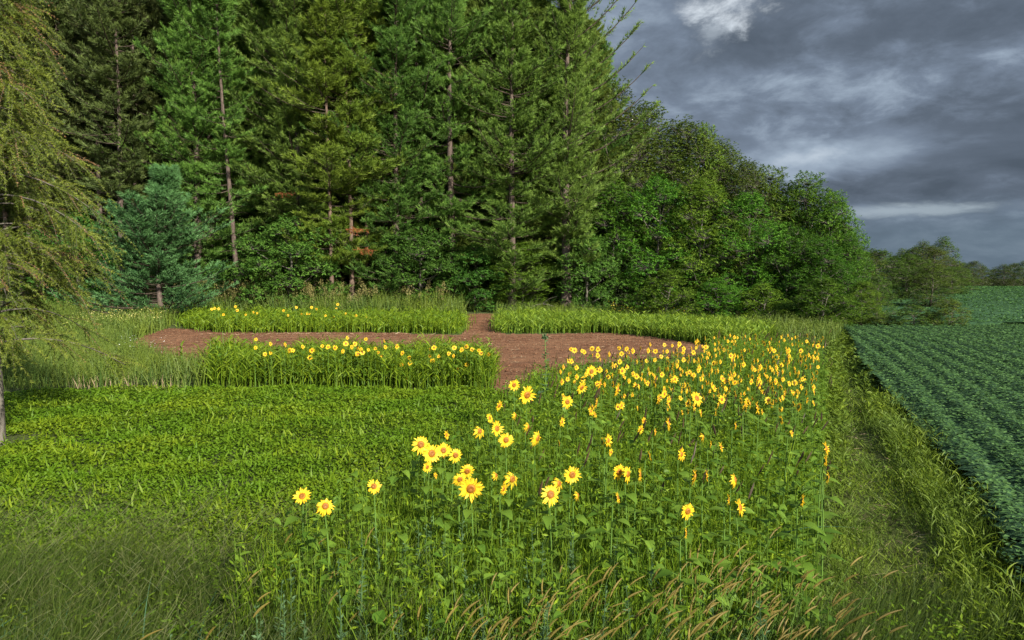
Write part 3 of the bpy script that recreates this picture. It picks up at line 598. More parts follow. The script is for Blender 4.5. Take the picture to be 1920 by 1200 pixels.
PROTO = dict(
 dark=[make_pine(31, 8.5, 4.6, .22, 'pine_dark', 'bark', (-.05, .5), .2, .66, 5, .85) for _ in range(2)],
 wood=[make_pine(30, 4.5, 5.0, .25, 'pine', 'bark', (-.08, .6), .25, .72, 5, .85) for _ in range(3)],
 full=[make_pine(28, 1.8, 5.8, .30, 'pine', 'bark', (-.12, .55), .22, .58, 5, .95) for _ in range(2)],
 layer=[make_pine(29, 3.2, 4.6, .17, 'pine_yellow', 'bark_red', (-.02, .5), .12, .85, 5, .85), make_pine(29, 4.2, 4.2, .16, 'pine_yellow', 'bark_red', (-.02, .5), .12, .95, 5, .85)],
 low=[make_pine(27, .8, 4.6, .25, 'pine_dark', 'bark', (-.1, .5), .2, .75, 5, .9)],
)
used = set()
def place(root, px, d, s=(1, 1, 1), rz=None, label='', cat='tree', group=None, tilt=None, name=None, x=None):
    o = root if root.name not in used else copy_tree(root); used.add(root.name)
    xx = X(px, d) if x is None else x
    o.location = (xx, d, float(gz(xx, d))-.05); o.scale = s; o.rotation_euler = (tilt[0] if tilt else 0, tilt[1] if tilt else 0, rng.uniform(0, 6.28) if rz is None else rz)
    tag(o, label, cat, group); return o
def topH(d, ytop, x=0): return CAMZ + (HOR-ytop)/FPX*d - float(gz(x, d))

# named pines of the front row
special = [
 ('dark', 60, 61, 1.02, 'dark pine at the far left of the wood, behind the larch'),
 ('dark', 122, 62, 1.0, 'dark pine just right of the larch, bare trunk showing high up'),
 ('dark', 196, 61, 1.0, 'dark pine rising behind the left side of the blue green young pine'),
 ('dark', 262, 62, 1.02, 'dark pine straight behind the blue green young pine'),
 ('wood', 545, 60, 1.02, 'tall pine straight above the rich green walnut left of the reddish trunks'),
 ('wood', 725, 60, 1.0, 'tall pine just right of the rusty sprigs'),
 ('wood', 790, 59, 1.03, 'tall pine just left of the thick grey trunk'),
 ('full', 895, 61, 1.0, 'full green pine just right of the thick grey trunk'),
 ('wood', 400, 60, 1.0, 'tall pine just left of the leaning bare trunk'),
 ('full', 1115, 64, .80, 'full pine half hidden behind the tallest pine'),
 ('full', 372, 58, .96, 'full pine with low limbs between the blue green young pine and the leaning trunk'),
 ('full', 560, 58, 1.0, 'full pine with low limbs just left of the yellow green layered pines'),
 ('full', 745, 57, .97, 'full pine with low limbs between the reddish trunks and the thick grey trunk'),
 ('full', 960, 56, .95, 'full pine with low limbs between the thick grey trunk and the tallest pine'),
 ('dark', 230, 58, 1.0, 'dark pine nearest the blue green young pine, left behind it'),
 ('dark', 345, 61, 1.0, 'dark pine rising behind the right side of the blue green young pine'),
 ('wood', 510, 62, 1.0, 'tall pine left of the yellow green layered pines'),
 ('wood', 592, 63, 1.0, 'tall dense pine behind the yellow green layered pines'),
 ('layer', 622, 55, 1.0, 'yellow green pine with layered limbs, left one of the reddish trunks'),
 ('layer', 660, 56, 1.05, 'yellow green pine with layered limbs, middle one of the reddish trunks'),
 ('layer', 690, 58, .98, 'yellow green pine with layered limbs, right one of the reddish trunks'),
 ('wood', 755, 62, 1.0, 'tall pine right of the reddish trunks'),
 ('full', 935, 60, .98, 'full green pine with low limbs right of the grey trunk'),
 ('full', 1000, 59, .93, 'full green pine with low limbs behind the gap in the millet strips'),
]
for kind, px, d, s, lab in special:
    pr = PROTO[kind][rng.integers(len(PROTO[kind]))]
    place(pr, px, d, (s*1.15, s*1.15, s*rng.uniform(.97, 1.04)), label=lab, group='pines at the edge of the wood')
g = make_pine(31, 8.5, 4.0, .22, 'pine', 'bark', (-.15, .45), .2, .75, 4, .8, lean=(-.045, 0)); place(g, 447, 57, rz=0, label='pine with a leaning bare trunk right of the blue green young pine', group='pines at the edge of the wood')
g = make_pine(30, 6.5, 5.2, .34, 'pine', 'bark', (-.25, .5), .2, .62, 5, .85); place(g, 848, 57, rz=0, label='pine with a thick grey trunk bare in its lower part, at centre', group='pines at the edge of the wood')
lims = [(10.5+1.5*i, rng.uniform(-.45, .3), 6.6-.26*i+rng.uniform(-.3, .5), .32+.06*i, .26) for i in range(11)]
g = make_pine(29.5, 3, 4.7, .36, 'pine', 'bark', (.0, .95), .28, .62, 5, .95, lim=lims, twig=1.1); place(g, 1062, 56, (1.12, 1.12, 1), rz=0, label='tallest pine at the right end of the pines, limbs sweeping up into the sky', group='pines at the edge of the wood')
g = make_pine(11.2, .5, 4.9, .16, 'pine_blue', 'bark', (.02, .8), .2, .36, 7, .97, dead=False, shape=.95, name='young_pine', tl=.27, tw=.042); place(g, 302, 51, (1.3, 1.3, .97), label='blue green young pine with foliage to the ground, at the left', group='pines at the edge of the wood')
sm = make_pine(9, 3.0, 2.2, .10, 'pine_dark', 'bark', (0, .5), .15, .6, 5, .9, name='young_pine'); place(sm, 760, 60, label='small thin pine between the reddish trunks and the grey trunk', group='pines at the edge of the wood')
# back rows
for row, (d, step) in enumerate(((64, 58), (67, 62), (72, 58), (78, 56), (85, 52), (94, 50))):
    px = -110+row*17
    while px < 1150-row*8:
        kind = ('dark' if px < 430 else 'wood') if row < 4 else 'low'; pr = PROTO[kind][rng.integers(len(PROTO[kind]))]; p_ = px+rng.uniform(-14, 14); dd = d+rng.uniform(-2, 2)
        s = rng.uniform(.93, 1.05)*(1 + (d-67)/67*.55)*(1 if px < 860 else .90); 
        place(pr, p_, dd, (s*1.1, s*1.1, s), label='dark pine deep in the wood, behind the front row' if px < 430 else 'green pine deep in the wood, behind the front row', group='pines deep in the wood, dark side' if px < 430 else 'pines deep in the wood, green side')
        px += step

LP = dict(
 locust=[make_leafy(10, 4, 'locust', lobes=34, per=230, Ls=.215, low=.05, droop=.5) for _ in range(3)],
 oak=[make_leafy(10, 4, 'oak', lobes=42, per=230, Ls=.18, low=.10, droop=.2, airy=.02) for _ in range(2)],
 teal=[make_leafy(8, 4, 'teal', lobes=24, per=210, Ls=.26, low=.04, droop=.7)],
 olive=[make_leafy(8, 3.4, 'olive', lobes=26, per=200, Ls=.18, low=.06, droop=.3, airy=.03) for _ in range(2)],
 bush=[make_leafy(3, 2, 'olive', lobes=20, per=110, Ls=.16, low=.05, droop=.3, r0=.05, name='bush')],
 shrub=[make_leafy(4.5, 2.4, 'locust', lobes=22, per=180, Ls=.17, low=.03, droop=.5, r0=.06, name='shrub')],
)
BASE = dict(locust=(10, 4), oak=(10, 4), teal=(8, 4), olive=(8, 3.4), bush=(3, 2), shrub=(4.5, 2.4))
leafy = [
 ('oak', 1150, 64, 150, 90, 'olive green oak half hidden behind the right side of the tall pine'),
 ('oak', 1205, 66, 172, 90, 'olive green oak, tallest of the leafy trees, touching the tall pine'),
 ('oak', 1285, 65, 205, 95, 'olive green oak, second from the tall pine along the skyline'),
 ('oak', 1355, 64, 250, 65, 'rounded oak crown where the skyline steps down'),
 ('locust', 1320, 63, 225, 50, 'dark green slim tree poking above the skyline between two oaks'),
 ('oak', 1400, 61, 282, 55, 'small round oak crown at the step of the skyline'),
 ('locust', 1440, 62, 304, 80, 'locust on the skyline, first right of the oaks'),
 ('locust', 1510, 60, 315, 80, 'locust on the skyline, second right of the oaks'),
 ('locust', 1560, 57, 352, 60, 'locust at the right end of the high skyline'),
 ('locust', 1588, 55, 430, 45, 'lower locust at the right end of the thicket'),
 ('locust', 1150, 58, 330, 80, 'bright green locust right below the tall pine'),
 ('locust', 1230, 57, 300, 85, 'bright green locust in front of the tallest oak'),
 ('locust', 1315, 56, 320, 85, 'bright green locust at the middle of the thicket'),
 ('locust', 1400, 55, 345, 80, 'broad green locust in front of the rounded oak crown'),
 ('locust', 1475, 54, 400, 75, 'green locust hanging over the weeds right of centre of the thicket'),
 ('locust', 1540, 52, 440, 65, 'green locust above the light green shrub'),
 ('teal', 545, 54, 400, 95, 'rich green walnut with drooping leaves left of the reddish trunks'),
 ('teal', 790, 56, 415, 85, 'rich green walnut below the thick grey trunk'),
 ('teal', 890, 57, 455, 75, 'rich green low walnut left of the soil gap'),
 ('locust', 980, 57, 440, 70, 'dark green locust behind the soil gap'),
 ('teal', 1100, 56, 425, 65, 'blue green young tree with a thin trunk, left end of the locust thicket'),
 ('teal', 150, 58, 395, 85, 'dark green leafy tree between the larch and the blue green young pine'),
 ('oak', 40, 58, 440, 85, 'dark leafy tree hidden behind the larch'),
 ('teal', 405, 58, 490, 50, 'low green tree right of the blue green young pine'),
 ('locust', 700, 58, 500, 55, 'low green tree right of the reddish trunks'),
 ('shrub', 1250, 50.5, 505, 60, 'light green shrub in front of the thicket, nearest the soil gap'),
 ('shrub', 1345, 51, 520, 55, 'mid green shrub in front of the thicket'),
 ('shrub', 1430, 50, 530, 50, 'low shrub at the foot of the thicket, left of the light green shrub'),
 ('shrub', 1545, 46, 520, 62, 'light green feathery shrub at the far end of the grass path'),
 ('locust', 1615, 49, 520, 40, 'dark shrub behind the corner of the soybean field'),
 ('olive', 1645, 75, 450, 60, 'olive tree on the falling skyline right of the thicket'),
 ('olive', 1645, 52, 506, 34, 'rounded yellow green tree at the edge of the soybeans'),
 ('olive', 1700, 92, 468, 55, 'olive tree farther along the falling skyline'),
 ('olive', 1590, 70, 440, 60, 'olive tree behind the right end of the locust thicket'),
 ('olive', 1745, 72, 486, 50, 'airy olive tree with thin trunks behind the dark bushes'),
 ('olive', 1785, 110, 492, 40, 'small olive tree where the far field begins'),
 ('bush', 1660, 47, 585, 30, 'low dark bush under the rounded yellow green tree'),
 ('bush', 1712, 46, 568, 42, 'broad dark bush at the back of the near soybeans'),
 ('bush', 1782, 45, 558, 36, 'dark bush at the right end of the hedge behind the near soybeans'),
 ('bush', 1748, 46, 580, 30, 'small dark bush between the two broad ones behind the soybeans'),
]
for kind, px, d, yt, hw, lab in leafy:
    pr = LP[kind][rng.integers(len(LP[kind]))]; bh, br = BASE[kind]; H = topH(d, yt, X(px, d))*(.94 if kind in ('olive', 'bush') else .99); R = hw/FPX*d*1.12
    place(pr, px, d, (R/br, R/br, H/bh), label=lab, cat='bush' if kind in ('bush', 'shrub') else 'tree', group='leafy trees and bushes along the wood')
# leafy rows behind, closing the thicket
for (px, d, yt, hw) in ((1180, 74, 230, 90), (1260, 73, 260, 90), (1340, 72, 290, 90), (1420, 71, 350, 85), (1490, 69, 360, 80), (1550, 66, 400, 70), (1120, 72, 250, 80), (1060, 66, 300, 80), (1000, 68, 330, 80)):
    pr = LP['locust'][rng.integers(3)]; H = topH(d, yt, X(px, d)); R = hw/FPX*d*1.1
    place(pr, px, d, (R/4, R/4, H/10), label='leafy tree inside the thicket, hidden by the front row', group='leafy trees inside the thicket')
for i, px in enumerate(np.arange(-90, 1100, 62)):
    pr = LP['teal'][0] if i % 2 else LP['locust'][i % 3]; bh, br = (8, 4) if i % 2 else (10, 4); d = 64+(i*37 % 7); H = rng.uniform(5.5, 8.)
    place(pr, px+rng.uniform(-15, 15), d, (.95, .95, H/bh), label='understorey sapling between the pine trunks', group='understorey saplings in the wood')
HOR_L = [w_+' tree from the left in the distant line along the top of the far field' for w_ in ('first', 'second', 'third', 'fourth', 'fifth', 'sixth', 'seventh', 'eighth', 'ninth', 'tenth', 'eleventh', 'twelfth')]
for i, px in enumerate(np.arange(1690, 2150, 19)):
    pr = (LP['olive'] + LP['oak'])[i % 4]; bh, br = ((8, 3.4), (8, 3.4), (10, 4), (10, 4))[i % 4]; d = 215+rng.uniform(-12, 25) if px > 1770 else 135+rng.uniform(-10, 20); H = CAMZ+(HOR-rng.uniform(494, 506))/FPX*d+1.2 if px > 1770 else 11*rng.uniform(.8, 1)
    place(pr, px, d, (rng.uniform(.9, 1.3), 1, H/bh), label=(HOR_L[i] if i < len(HOR_L) else 'distant tree beyond the right edge of the view'), group='distant trees on the horizon')
for i, px in enumerate(np.arange(1600, 1800, 24)):
    d = 150+i*6; place(LP['olive'][i % 2], px, d, (1.2, 1.2, (topH(d, 462+(px-1600)*.18, X(px, d)))/8), label=('first', 'second', 'third', 'fourth', 'fifth', 'sixth', 'seventh', 'eighth', 'ninth')[i]+' distant tree from the left where the skyline falls to the far field', group='trees on the falling skyline')

# a loose row of trees added behind the viewer, out of the picture, to cast shadow on its near edge
for i, (x_, y_, H_) in enumerate(((3.5, -9.5, 9.8), (8.5, -10, 10.6), (13.0, -9.5, 10.3), (18.0, -9.5, 10.8), (23.0, -9.0, 11.0), (28, -9.0, 11.6))):
    o = place(LP['oak'][i % 2], 0, y_, (1.0, 1.0, H_/10), label='unseen oak added behind the viewer for its shadow, '+('nearest', 'second', 'third', 'fourth', 'fifth', 'sixth')[i]+' from the near end', group='unseen oaks added behind the viewer for their shadow', x=x_)
# ------------------------------------------------------------------ larch at the left
def make_larch():
    root = empty('larch_tree'); H = 10.4; P = trunk_line(H, (0, 0), .05); a = Acc(); c = Acc(); t_ = Acc()
    tubes(a, P[None], (.115*(1-np.linspace(0, 1, 9)*.9))[None], 12)
    lv = []; z = 2.1
    while z < H-.5:
        tt = (z-2.1)/(H-2.1)
        for _ in range(7): lv.append((z+rng.uniform(-.2, .2), rng.uniform(0, 6.283), max(.4, (2.6*(1-tt)**.62)*rng.uniform(.45, 1.1)), rng.uniform(.05, .42)))
        z += .40
    lv = np.array(lv); m = len(lv); o = at_z(P, lv[:, 0]); hd = np.stack([np.cos(lv[:, 1]), np.sin(lv[:, 1]), np.zeros(m)], 1); L = lv[:, 2]
    def along(u): return o[:, None]+hd[:, None]*(L[:, None]*u)[..., None]+UP*((lv[:, 3]*L)[:, None]*u-(.5*L)[:, None]*u**2)[..., None]
    tubes(a, along(np.linspace(0, 1, 8)[None].repeat(m, 0)), (.006+.008*L)[:, None]*(1-.8*np.linspace(0, 1, 8))[None], 4)
    kt = 22; u = rng.uniform(.2, 1.02, (m, kt)); tp = along(u).reshape(-1, 3); tg = nrm(along(u+.04)-along(u-.04)).reshape(-1, 3); M_ = len(tp)
    sd_ = nrm(np.cross(tg, UP))*rng.uniform(-1.2, 1.2, M_)[:, None]; d0 = nrm(tg*.8+sd_*.8+UP*rng.uniform(-.35, .5, M_)[:, None]); LL = rng.uniform(.35, .85, M_)
    k = 16; v = np.linspace(.03, 1, k); Q = tp[:, None]+d0[:, None]*(LL[:, None]*v[None])[..., None]-UP*(LL[:, None]*rng.uniform(.05, .75, M_)[:, None]*v[None]**2)[..., None]
    tubes(a, Q[:, ::5], np.array([[.005, .004, .003, .0015]]), 3)
    dn = nrm(np.gradient(Q, axis=1)); tan = rng.uniform(0, 1, M_) < .14
    tufts(c, Q[~tan].reshape(-1, 3), (dn[~tan]*.7+UP*.15).reshape(-1, 3), 7, .07, .013, .8, np.repeat(rng.uniform(.05, .95, (~tan).sum()), k))
    tufts(t_, Q[tan].reshape(-1, 3), (dn[tan]*.7).reshape(-1, 3), 4, .045, .009, .8, np.repeat(rng.uniform(0, 1, tan.sum()), k))
    a.build('trunk', M['bark_grey'], root, True); c.build('crown', M['larch'], root); t_.build('brown_twigs', M['larch_tan'], root)
    return root
g = make_larch(); g.location = (X(-12, 14.2), 14.2, 0)
tag(g, 'golden green larch with drooping branches at the left edge, near the camera', 'tree')

# ------------------------------------------------------------------ sunflowers
def head_mesh(seed, n=19, droop=.0, full=1.):
    """flower facing -Y, diameter 1: petals; the disk and the green back are meshes of their own"""
    r = np.random.default_rng(seed); p = Acc(); k = Acc(); g = Acc()
    for ring, (n_, L0, tip) in enumerate(((n, .31, .06), (n-2, .27, -.03))):
        th = np.arange(n_)*2*math.pi/n_+r.uniform(-.10, .10, n_)+ring*.17; keep = r.uniform(0, 1, n_) < full; th = th[keep]; n2 = len(th)
        rad = np.stack([np.cos(th), np.zeros(n2), np.sin(th)], 1); tang = np.stack([-np.sin(th), np.zeros(n2), np.cos(th)], 1); L = L0*r.uniform(.68, 1.15, n2); W = r.uniform(.075, .125, n2); fw = tip+r.uniform(-.11, .09, n2)-droop
        T = np.array([0, .35, .7, 1.]); wd = np.array([.45, 1, .75, .05]); Y = np.array([0, -1, 0.])
        C = rad[:, None]*(.17+L[:, None]*T[None])[..., None] + Y*(-.02+fw[:, None]*T[None]**1.5+.012*ring)[..., None]
        C = C + tang[:, None]*(r.uniform(-.05, .05, n2)[:, None]*T[None]**2)[..., None]
        if droop: C = C - UP*(droop*.6*T**2)[None, :, None]
        V = np.stack([C-tang[:, None]*(W[:, None]*.5*wd)[..., None], C+tang[:, None]*(W[:, None]*.5*wd)[..., None]], 2)
        b = (np.arange(n2)*8)[:, None]; j = (np.arange(3)*2)[None]; q = np.stack([b+j, b+j+1, b+j+3, b+j+2], -1)
        rr = np.repeat(r.uniform(.35, 1, n2), 8).reshape(n2, 4, 2); rr[:, 0] *= .3
        p.add(V, quads=q, rnd=rr.reshape(-1))
    rings = [(.0, -.035), (.05, -.045), (.09, -.055), (.13, -.045), (.16, -.015), (.17, .03)]; ns = 14; V = []; rr = []
    for i, (ra, yy) in enumerate(rings):
        for j in range(ns): th = j*2*math.pi/ns; V.append((ra*math.cos(th), yy+r.uniform(-.008, .008), ra*math.sin(th))); rr.append((.55, .25, .1, .55, .85, .6)[i]+r.uniform(-.1, .1))
    q = [(i*ns+j, i*ns+(j+1) % ns, (i+1)*ns+(j+1) % ns, (i+1)*ns+j) for i in range(5) for j in range(ns)]; k.add(V, quads=q, rnd=rr)
    V = []
    for ra, yy in ((.20, .015), (.17, .06), (.08, .10), (.03, .16)):
        for j in range(ns): th = j*2*math.pi/ns; V.append((ra*math.cos(th), yy, ra*math.sin(th)))
    q = [(i*ns+j, i*ns+(j+1) % ns, (i+1)*ns+(j+1) % ns, (i+1)*ns+j) for i in range(3) for j in range(ns)]; g.add(V, quads=q, rnd=.5)
    th = np.arange(14)*2*math.pi/14+.1; rad = np.stack([np.cos(th), np.zeros(14), np.sin(th)], 1)
    leaves(g, rad*.13+np.array([0, .05, 0]), rad+np.array([0, -.1, 0]), np.tile([0., 1, 0], (14, 1)), .17, .08, .7, .0)
    return p, k, g
def make_sunflower(seed, name='sunflower', droop=0., full=1., H=1.4, nlv=9, np_=19):
    global rng
    root = empty(name); a = Acc(); lf = Acc()
    T = np.linspace(0, 1, 8); bend = rng.uniform(-.05, .05, 2)
    S_ = np.stack([bend[0]*np.sin(T*3), .05*np.sin(T*3)*bend[1]+.10*(T > .99)*0, T*(H-.03)], 1); S_[-1] = (S_[-2][0], -.035, H-.01); S_[-2][2] = H-.07
    tubes(a, S_[None], np.array([[.012, .011, .010, .009, .008, .007, .006, .006]]), 7, .5)
    for i in range(nlv):
        z = H*(.22+.70*i/(nlv-1)); L = .22*(1-.55*abs(i/(nlv-1)-.35))*rng.uniform(.75, 1.1); an = i*2.4+rng.uniform(-.3, .3); o = np.array([[math.cos(an), math.sin(an), 0]]); b0 = np.array([[np.interp(z, S_[:, 2], S_[:, 0]), 0, z]])
        st = b0+o*.07+UP*.035; tubes(a, np.stack([b0, st], 1), np.array([[.003, .002]]), 4, .6)
        # heart-shaped blade in six quads
        sd_ = np.cross(o, UP); U = np.array([0, .12, .4, .72, 1.]); Wd = np.array([.25, .72, .70, .36, .02])*L*.5; drp = rng.uniform(.15, .55)
        C = st+o*(U*L)[:, None]+UP*(.10*L*U-drp*L*U**2)[:, None]; C[0] = st+o*.0
        V = np.stack([C-sd_*Wd[:, None]+UP*(.16*Wd)[:, None], C, C+sd_*Wd[:, None]+UP*(.16*Wd)[:, None]], 1)
        q = [(i2*3+j, i2*3+j+1, (i2+1)*3+j+1, (i2+1)*3+j) for i2 in range(4) for j in range(2)]; lf.add(V, quads=q, rnd=rng.uniform(.1, .95))
    st_ = a.build('stem', M['stem'], root, True); lv_ = lf.build('leaves', M['broad'], root, True)
    p, k, g = head_mesh(seed, n=np_, full=full, droop=droop); hd = p.build('flower_head', M['petal'], root); hd.location = (S_[-1][0], -.045, H); hd.scale = (.18,)*3; hd.rotation_euler = (R_(-8), 0, 0)
    dk = k.build('seed_disk', M['disk'], hd, True); sp = g.build('sepals', M['sepal'], hd, True)
    kids(root, st_, lv_, hd); kids(hd, dk, sp); return root
FL = [make_sunflower(i, full=(1, 1, .95, .9, .8, .7, .85, .95)[i], droop=(0, 0, .02, .05, .0, .03, .08, 0)[i], np_=(19, 16, 21, 17, 15, 18, 14, 17)[i]) for i in range(8)]
FLD = [make_sunflower(20, droop=.16, full=.8), make_sunflower(21, droop=.22, full=.65)]
fused = set(); NF = 0; HEADS = []
def flower(px, py, dia=None, d=None, hz=1.38, label='', group=None, turn=None, droop=False, nod=0):
    global NF
    if d is None: d = (CAMZ-hz)*FPX/(py-HOR)
    x = X(px, d); z0 = float(gz(x, d)); hz = CAMZ-(py-HOR)/FPX*d - z0
    pr = FLD[rng.integers(2)] if droop or (dia is None and rng.uniform() < .15) else FL[rng.integers(8)]
    o = pr if pr.name not in fused else copy_tree(pr); fused.add(pr.name); NF += 1
    s = hz/1.4; o.location = (x, d, z0); o.scale = (s, s, s); tz = R_(47)+rng.normal()*R_(20) if turn is None else R_(turn); o.rotation_euler = (rng.normal()*.03, rng.normal()*.04, tz)
    hd = [c_ for c_ in o.children if c_.name.startswith('flower_head')][0]; D = (dia*d/FPX) if dia else rng.uniform(.11, .20)*(.85 if d < 16 else 1); k = D/s; hd.scale = (k, k, k); hd.rotation_euler = (R_(-6+rng.normal()*10+nod), rng.uniform(0, 0), 0)
    T_ = o.rotation_euler.to_matrix() @ (hd.location*s); o.location = (x-T_.x, d-T_.y, z0)
    HEADS.append((px, py)); tag(o, label, 'sunflower', group); return o
near = [
 (560, 936, 31, 5, 'lone sunflower over the forage plot, leftmost of the near ones', 0), (604, 955, 32, 25, 'ragged sunflower hanging behind a leaf, second from the left', 1), (697, 917, 27, 10, 'small sunflower with a brown centre, alone over the fine grass', 0),
 (787, 836, 33, 20, 'full sunflower at the top left of the left cluster', 0), (808, 853, 36, 30, 'large bright sunflower in the middle of the left cluster', 0), (830, 848, 28, 15, 'sunflower with a dark centre at the right of the left cluster', 0), (853, 857, 26, 20, 'sunflower with a bitten centre at the right end of the left cluster', 0),
 (799, 880, 20, 45, 'small orange sunflower tucked below the left cluster', 0), (836, 818, 18, 95, 'small sunflower turned away above the left cluster', 0), (875, 888, 28, 15, 'sunflower peeping over the largest one', 0), (861, 904, 26, 20, 'ragged sunflower at the left shoulder of the largest one', 1), (882, 922, 44, 5, 'largest sunflower of all, facing the camera, left of centre', 0),
 (815, 896, 13, 80, 'tiny sunflower seen edge on below the left cluster', 0), (899, 811, 24, 40, 'sunflower with a torn centre left of a large bright one', 1), (932, 806, 28, 45, 'bright sunflower turned right above the round one with a brown centre', 0), (949, 828, 27, 12, 'round sunflower with a neat brown centre, right of the left cluster', 0),
 (918, 785, 18, 60, 'sunflower seen from the side at the upper edge of the forage plot', 0), (936, 762, 21, 60, 'sunflower turned right on the edge of the forage plot', 0), (964, 723, 21, 20, 'sunflower before the bare soil, left of the large oval one', 0), (989, 742, 33, 30, 'large oval sunflower standing against the bare soil', 0), (967, 781, 16, 70, 'small sunflower below the large oval one', 1),
 (991, 803, 20, 70, 'half closed sunflower left of the drooping one', 1), (1009, 824, 30, 60, 'drooping sunflower with hanging petals above the centre of the patch', 1), (1055, 793, 17, 60, 'small sunflower above the centre of the patch', 0), (1065, 755, 24, 25, 'round sunflower right of the large oval one', 0), (1092, 728, 24, 40, 'sunflower in the upper left of the patch, over a smaller one', 0),
 (1110, 697, 22, 15, 'sunflower standing above the rest at the left of the far stand', 0), (1127, 720, 22, 85, 'slim sunflower seen edge on, upper left of the patch', 0), (1160, 731, 26, 70, 'sunflower turned away among slim ones, upper left of the patch', 0), (1120, 757, 22, 85, 'edge on sunflower below the slim ones', 0), (1117, 779, 14, 85, 'tiny edge on sunflower below another edge on one', 0),
 (1143, 828, 24, 60, 'lone sunflower with a large brown centre, middle of the patch', 0), (961, 903, 32, 40, 'drooping sunflower with curled dark centre right of the largest one', 1), (944, 923, 22, 65, 'narrow sunflower turned right, beside the largest one', 0), (930, 895, 18, 60, 'opening sunflower above the narrow one', 1),
 (1034, 932, 38, 22, 'large ragged sunflower at bottom centre', 0), (1050, 912, 28, 50, 'sunflower behind the right shoulder of the large ragged one', 1), (1075, 895, 33, 20, 'sunflower with a wide dark centre, right of centre', 0), (1086, 934, 19, 75, 'small sunflower seen edge on right of the large ragged one', 1), (1164, 889, 30, 35, 'leftmost of the row of three overlapping sunflowers', 0), (1181, 893, 30, 55, 'middle of the row of three overlapping sunflowers', 0), (1204, 894, 28, 80, 'rightmost of the row of three overlapping sunflowers', 0), (1162, 938, 22, 95, 'thin edge on sunflower below the row of three', 0),
 (1282, 855, 25, 55, 'sunflower above the leaning pair, right half of the patch', 0), (1257, 796, 26, 90, 'long edge on sunflower leaning right, right half of the patch', 0), (1232, 812, 15, 75, 'small sunflower beneath the long edge on one', 0), (1310, 748, 27, 35, 'bright sunflower with a brown centre, upper right half of the patch', 0), (1357, 750, 17, 35, 'small round sunflower right of the bright one', 0), (1237, 750, 22, 90, 'edge on sunflower left of the bright one', 0),
 (1308, 899, 34, 85, 'leaning sunflower showing its side, left of a pair', 0), (1331, 897, 23, 95, 'narrow sunflower seen from the side, right of a pair', 0), (1385, 904, 27, 60, 'shaggy sunflower cluster right of the leaning pair', 1), (1373, 943, 22, 85, 'small side on sunflower left of the smooth oval one', 0), (1396, 958, 32, 60, 'smooth oval sunflower turned right, lower right', 0), (1296, 966, 31, 25, 'round sunflower with a dark spot, lower right of the patch', 0), (1293, 1008, 24, 100, 'lowest sunflower, edge on beneath the round one', 0),
 (1514, 945, 25, 95, 'edge on sunflower near the path, lower right', 0), (1557, 844, 26, 60, 'upper sunflower of the stacked pair by the path', 0), (1556, 867, 24, 70, 'lower sunflower of the stacked pair by the path', 0), (1562, 900, 22, 85, 'sunflower bending over the path below the stacked pair', 0), (1401, 762, 20, 50, 'sunflower at the left of the clump before the far stand', 0), (1424, 766, 28, 85, 'big side on sunflower in the clump before the far stand', 0), (1410, 758, 20, 85, 'edge on sunflower in the middle of the clump before the far stand', 0), (1268, 712, 15, 40, 'small sunflower above the bright one', 0)]
for px, py, dia, turn, lab, dr in near: flower(px, py, dia*1.18, label=lab, turn=min(turn, 74), droop=bool(dr), group='sunflowers at the near side of the patch')
ORD = ['first', 'second', 'third', 'fourth', 'fifth', 'sixth', 'seventh', 'eighth', 'ninth', 'tenth', 'eleventh', 'twelfth', 'thirteenth', 'fourteenth', 'fifteenth', 'sixteenth', 'seventeenth', 'eighteenth', 'nineteenth', 'twentieth', 'twenty first', 'twenty second', 'twenty third', 'twenty fourth', 'twenty fifth', 'twenty sixth', 'twenty seventh', 'twenty eighth', 'twenty ninth', 'thirtieth']
z4 = lambda L: sorted((200+a*.396, 540+b*.396) for a, b in L); z5 = lambda L: sorted((840+a*.396, 540+b*.396) for a, b in L)
bandf = z4([(703, 243), (700, 283), (772, 265), (745, 313), (772, 308), (842, 268), (862, 295), (877, 296), (925, 278), (958, 330), (968, 296), (1018, 275), (1045, 280), (1078, 283), (1130, 262), (1137, 236), (1115, 300), (1158, 280), (1173, 265), (1186, 285), (1201, 290), (1185, 312), (1208, 306), (1237, 293), (1225, 242), (1270, 287), (1283, 306), (1298, 322), (1313, 251), (1317, 280), (1373, 278), (1398, 309), (1431, 330), (1395, 365), (1434, 357), (1527, 290), (1549, 283), (1527, 321), (1541, 345), (1571, 325), (1619, 311), (1645, 283), (1641, 322), (1680, 293), (1702, 278), (1705, 363), (1730, 290), (1762, 295), (1772, 308), (1808, 315), (1660, 385), (1411, 430)])
n = len(bandf)
for i, (px, py) in enumerate(bandf):
    lab = (ORD[i]+' sunflower from the left end of the front millet strip') if i < n//2 else (ORD[n-1-i]+' sunflower from the right end of the front millet strip')
    flower(px, py, rng.uniform(7.5, 12.5), d=float(np.clip((CAMZ-1.38)*FPX/(py-HOR), 21.5, 24.5)), label=lab, turn=float(15+rng.normal()*30), group='sunflowers in the front millet strip')
backf = z4([(497, 100), (511, 96), (530, 98), (609, 87), (617, 105), (657, 126), (693, 115), (711, 119), (837, 107), (858, 129), (897, 91), (921, 123), (948, 122), (959, 121), (970, 91), (992, 99), (1036, 130), (1087, 95), (1094, 77), (1074, 138), (1131, 121), (1180, 130), (1230, 135), (551, 126)])
n = len(backf)
for i, (px, py) in enumerate(backf):
    lab = (ORD[i]+' sunflower from the left in the back millet strip') if i < n//2 else (ORD[n-1-i]+' sunflower from the right in the back millet strip')
    flower(px, py, rng.uniform(4.5, 6.8), d=float(rng.uniform(43.5, 46)), label=lab, turn=float(10+rng.normal()*20), group='sunflowers in the back millet strip')
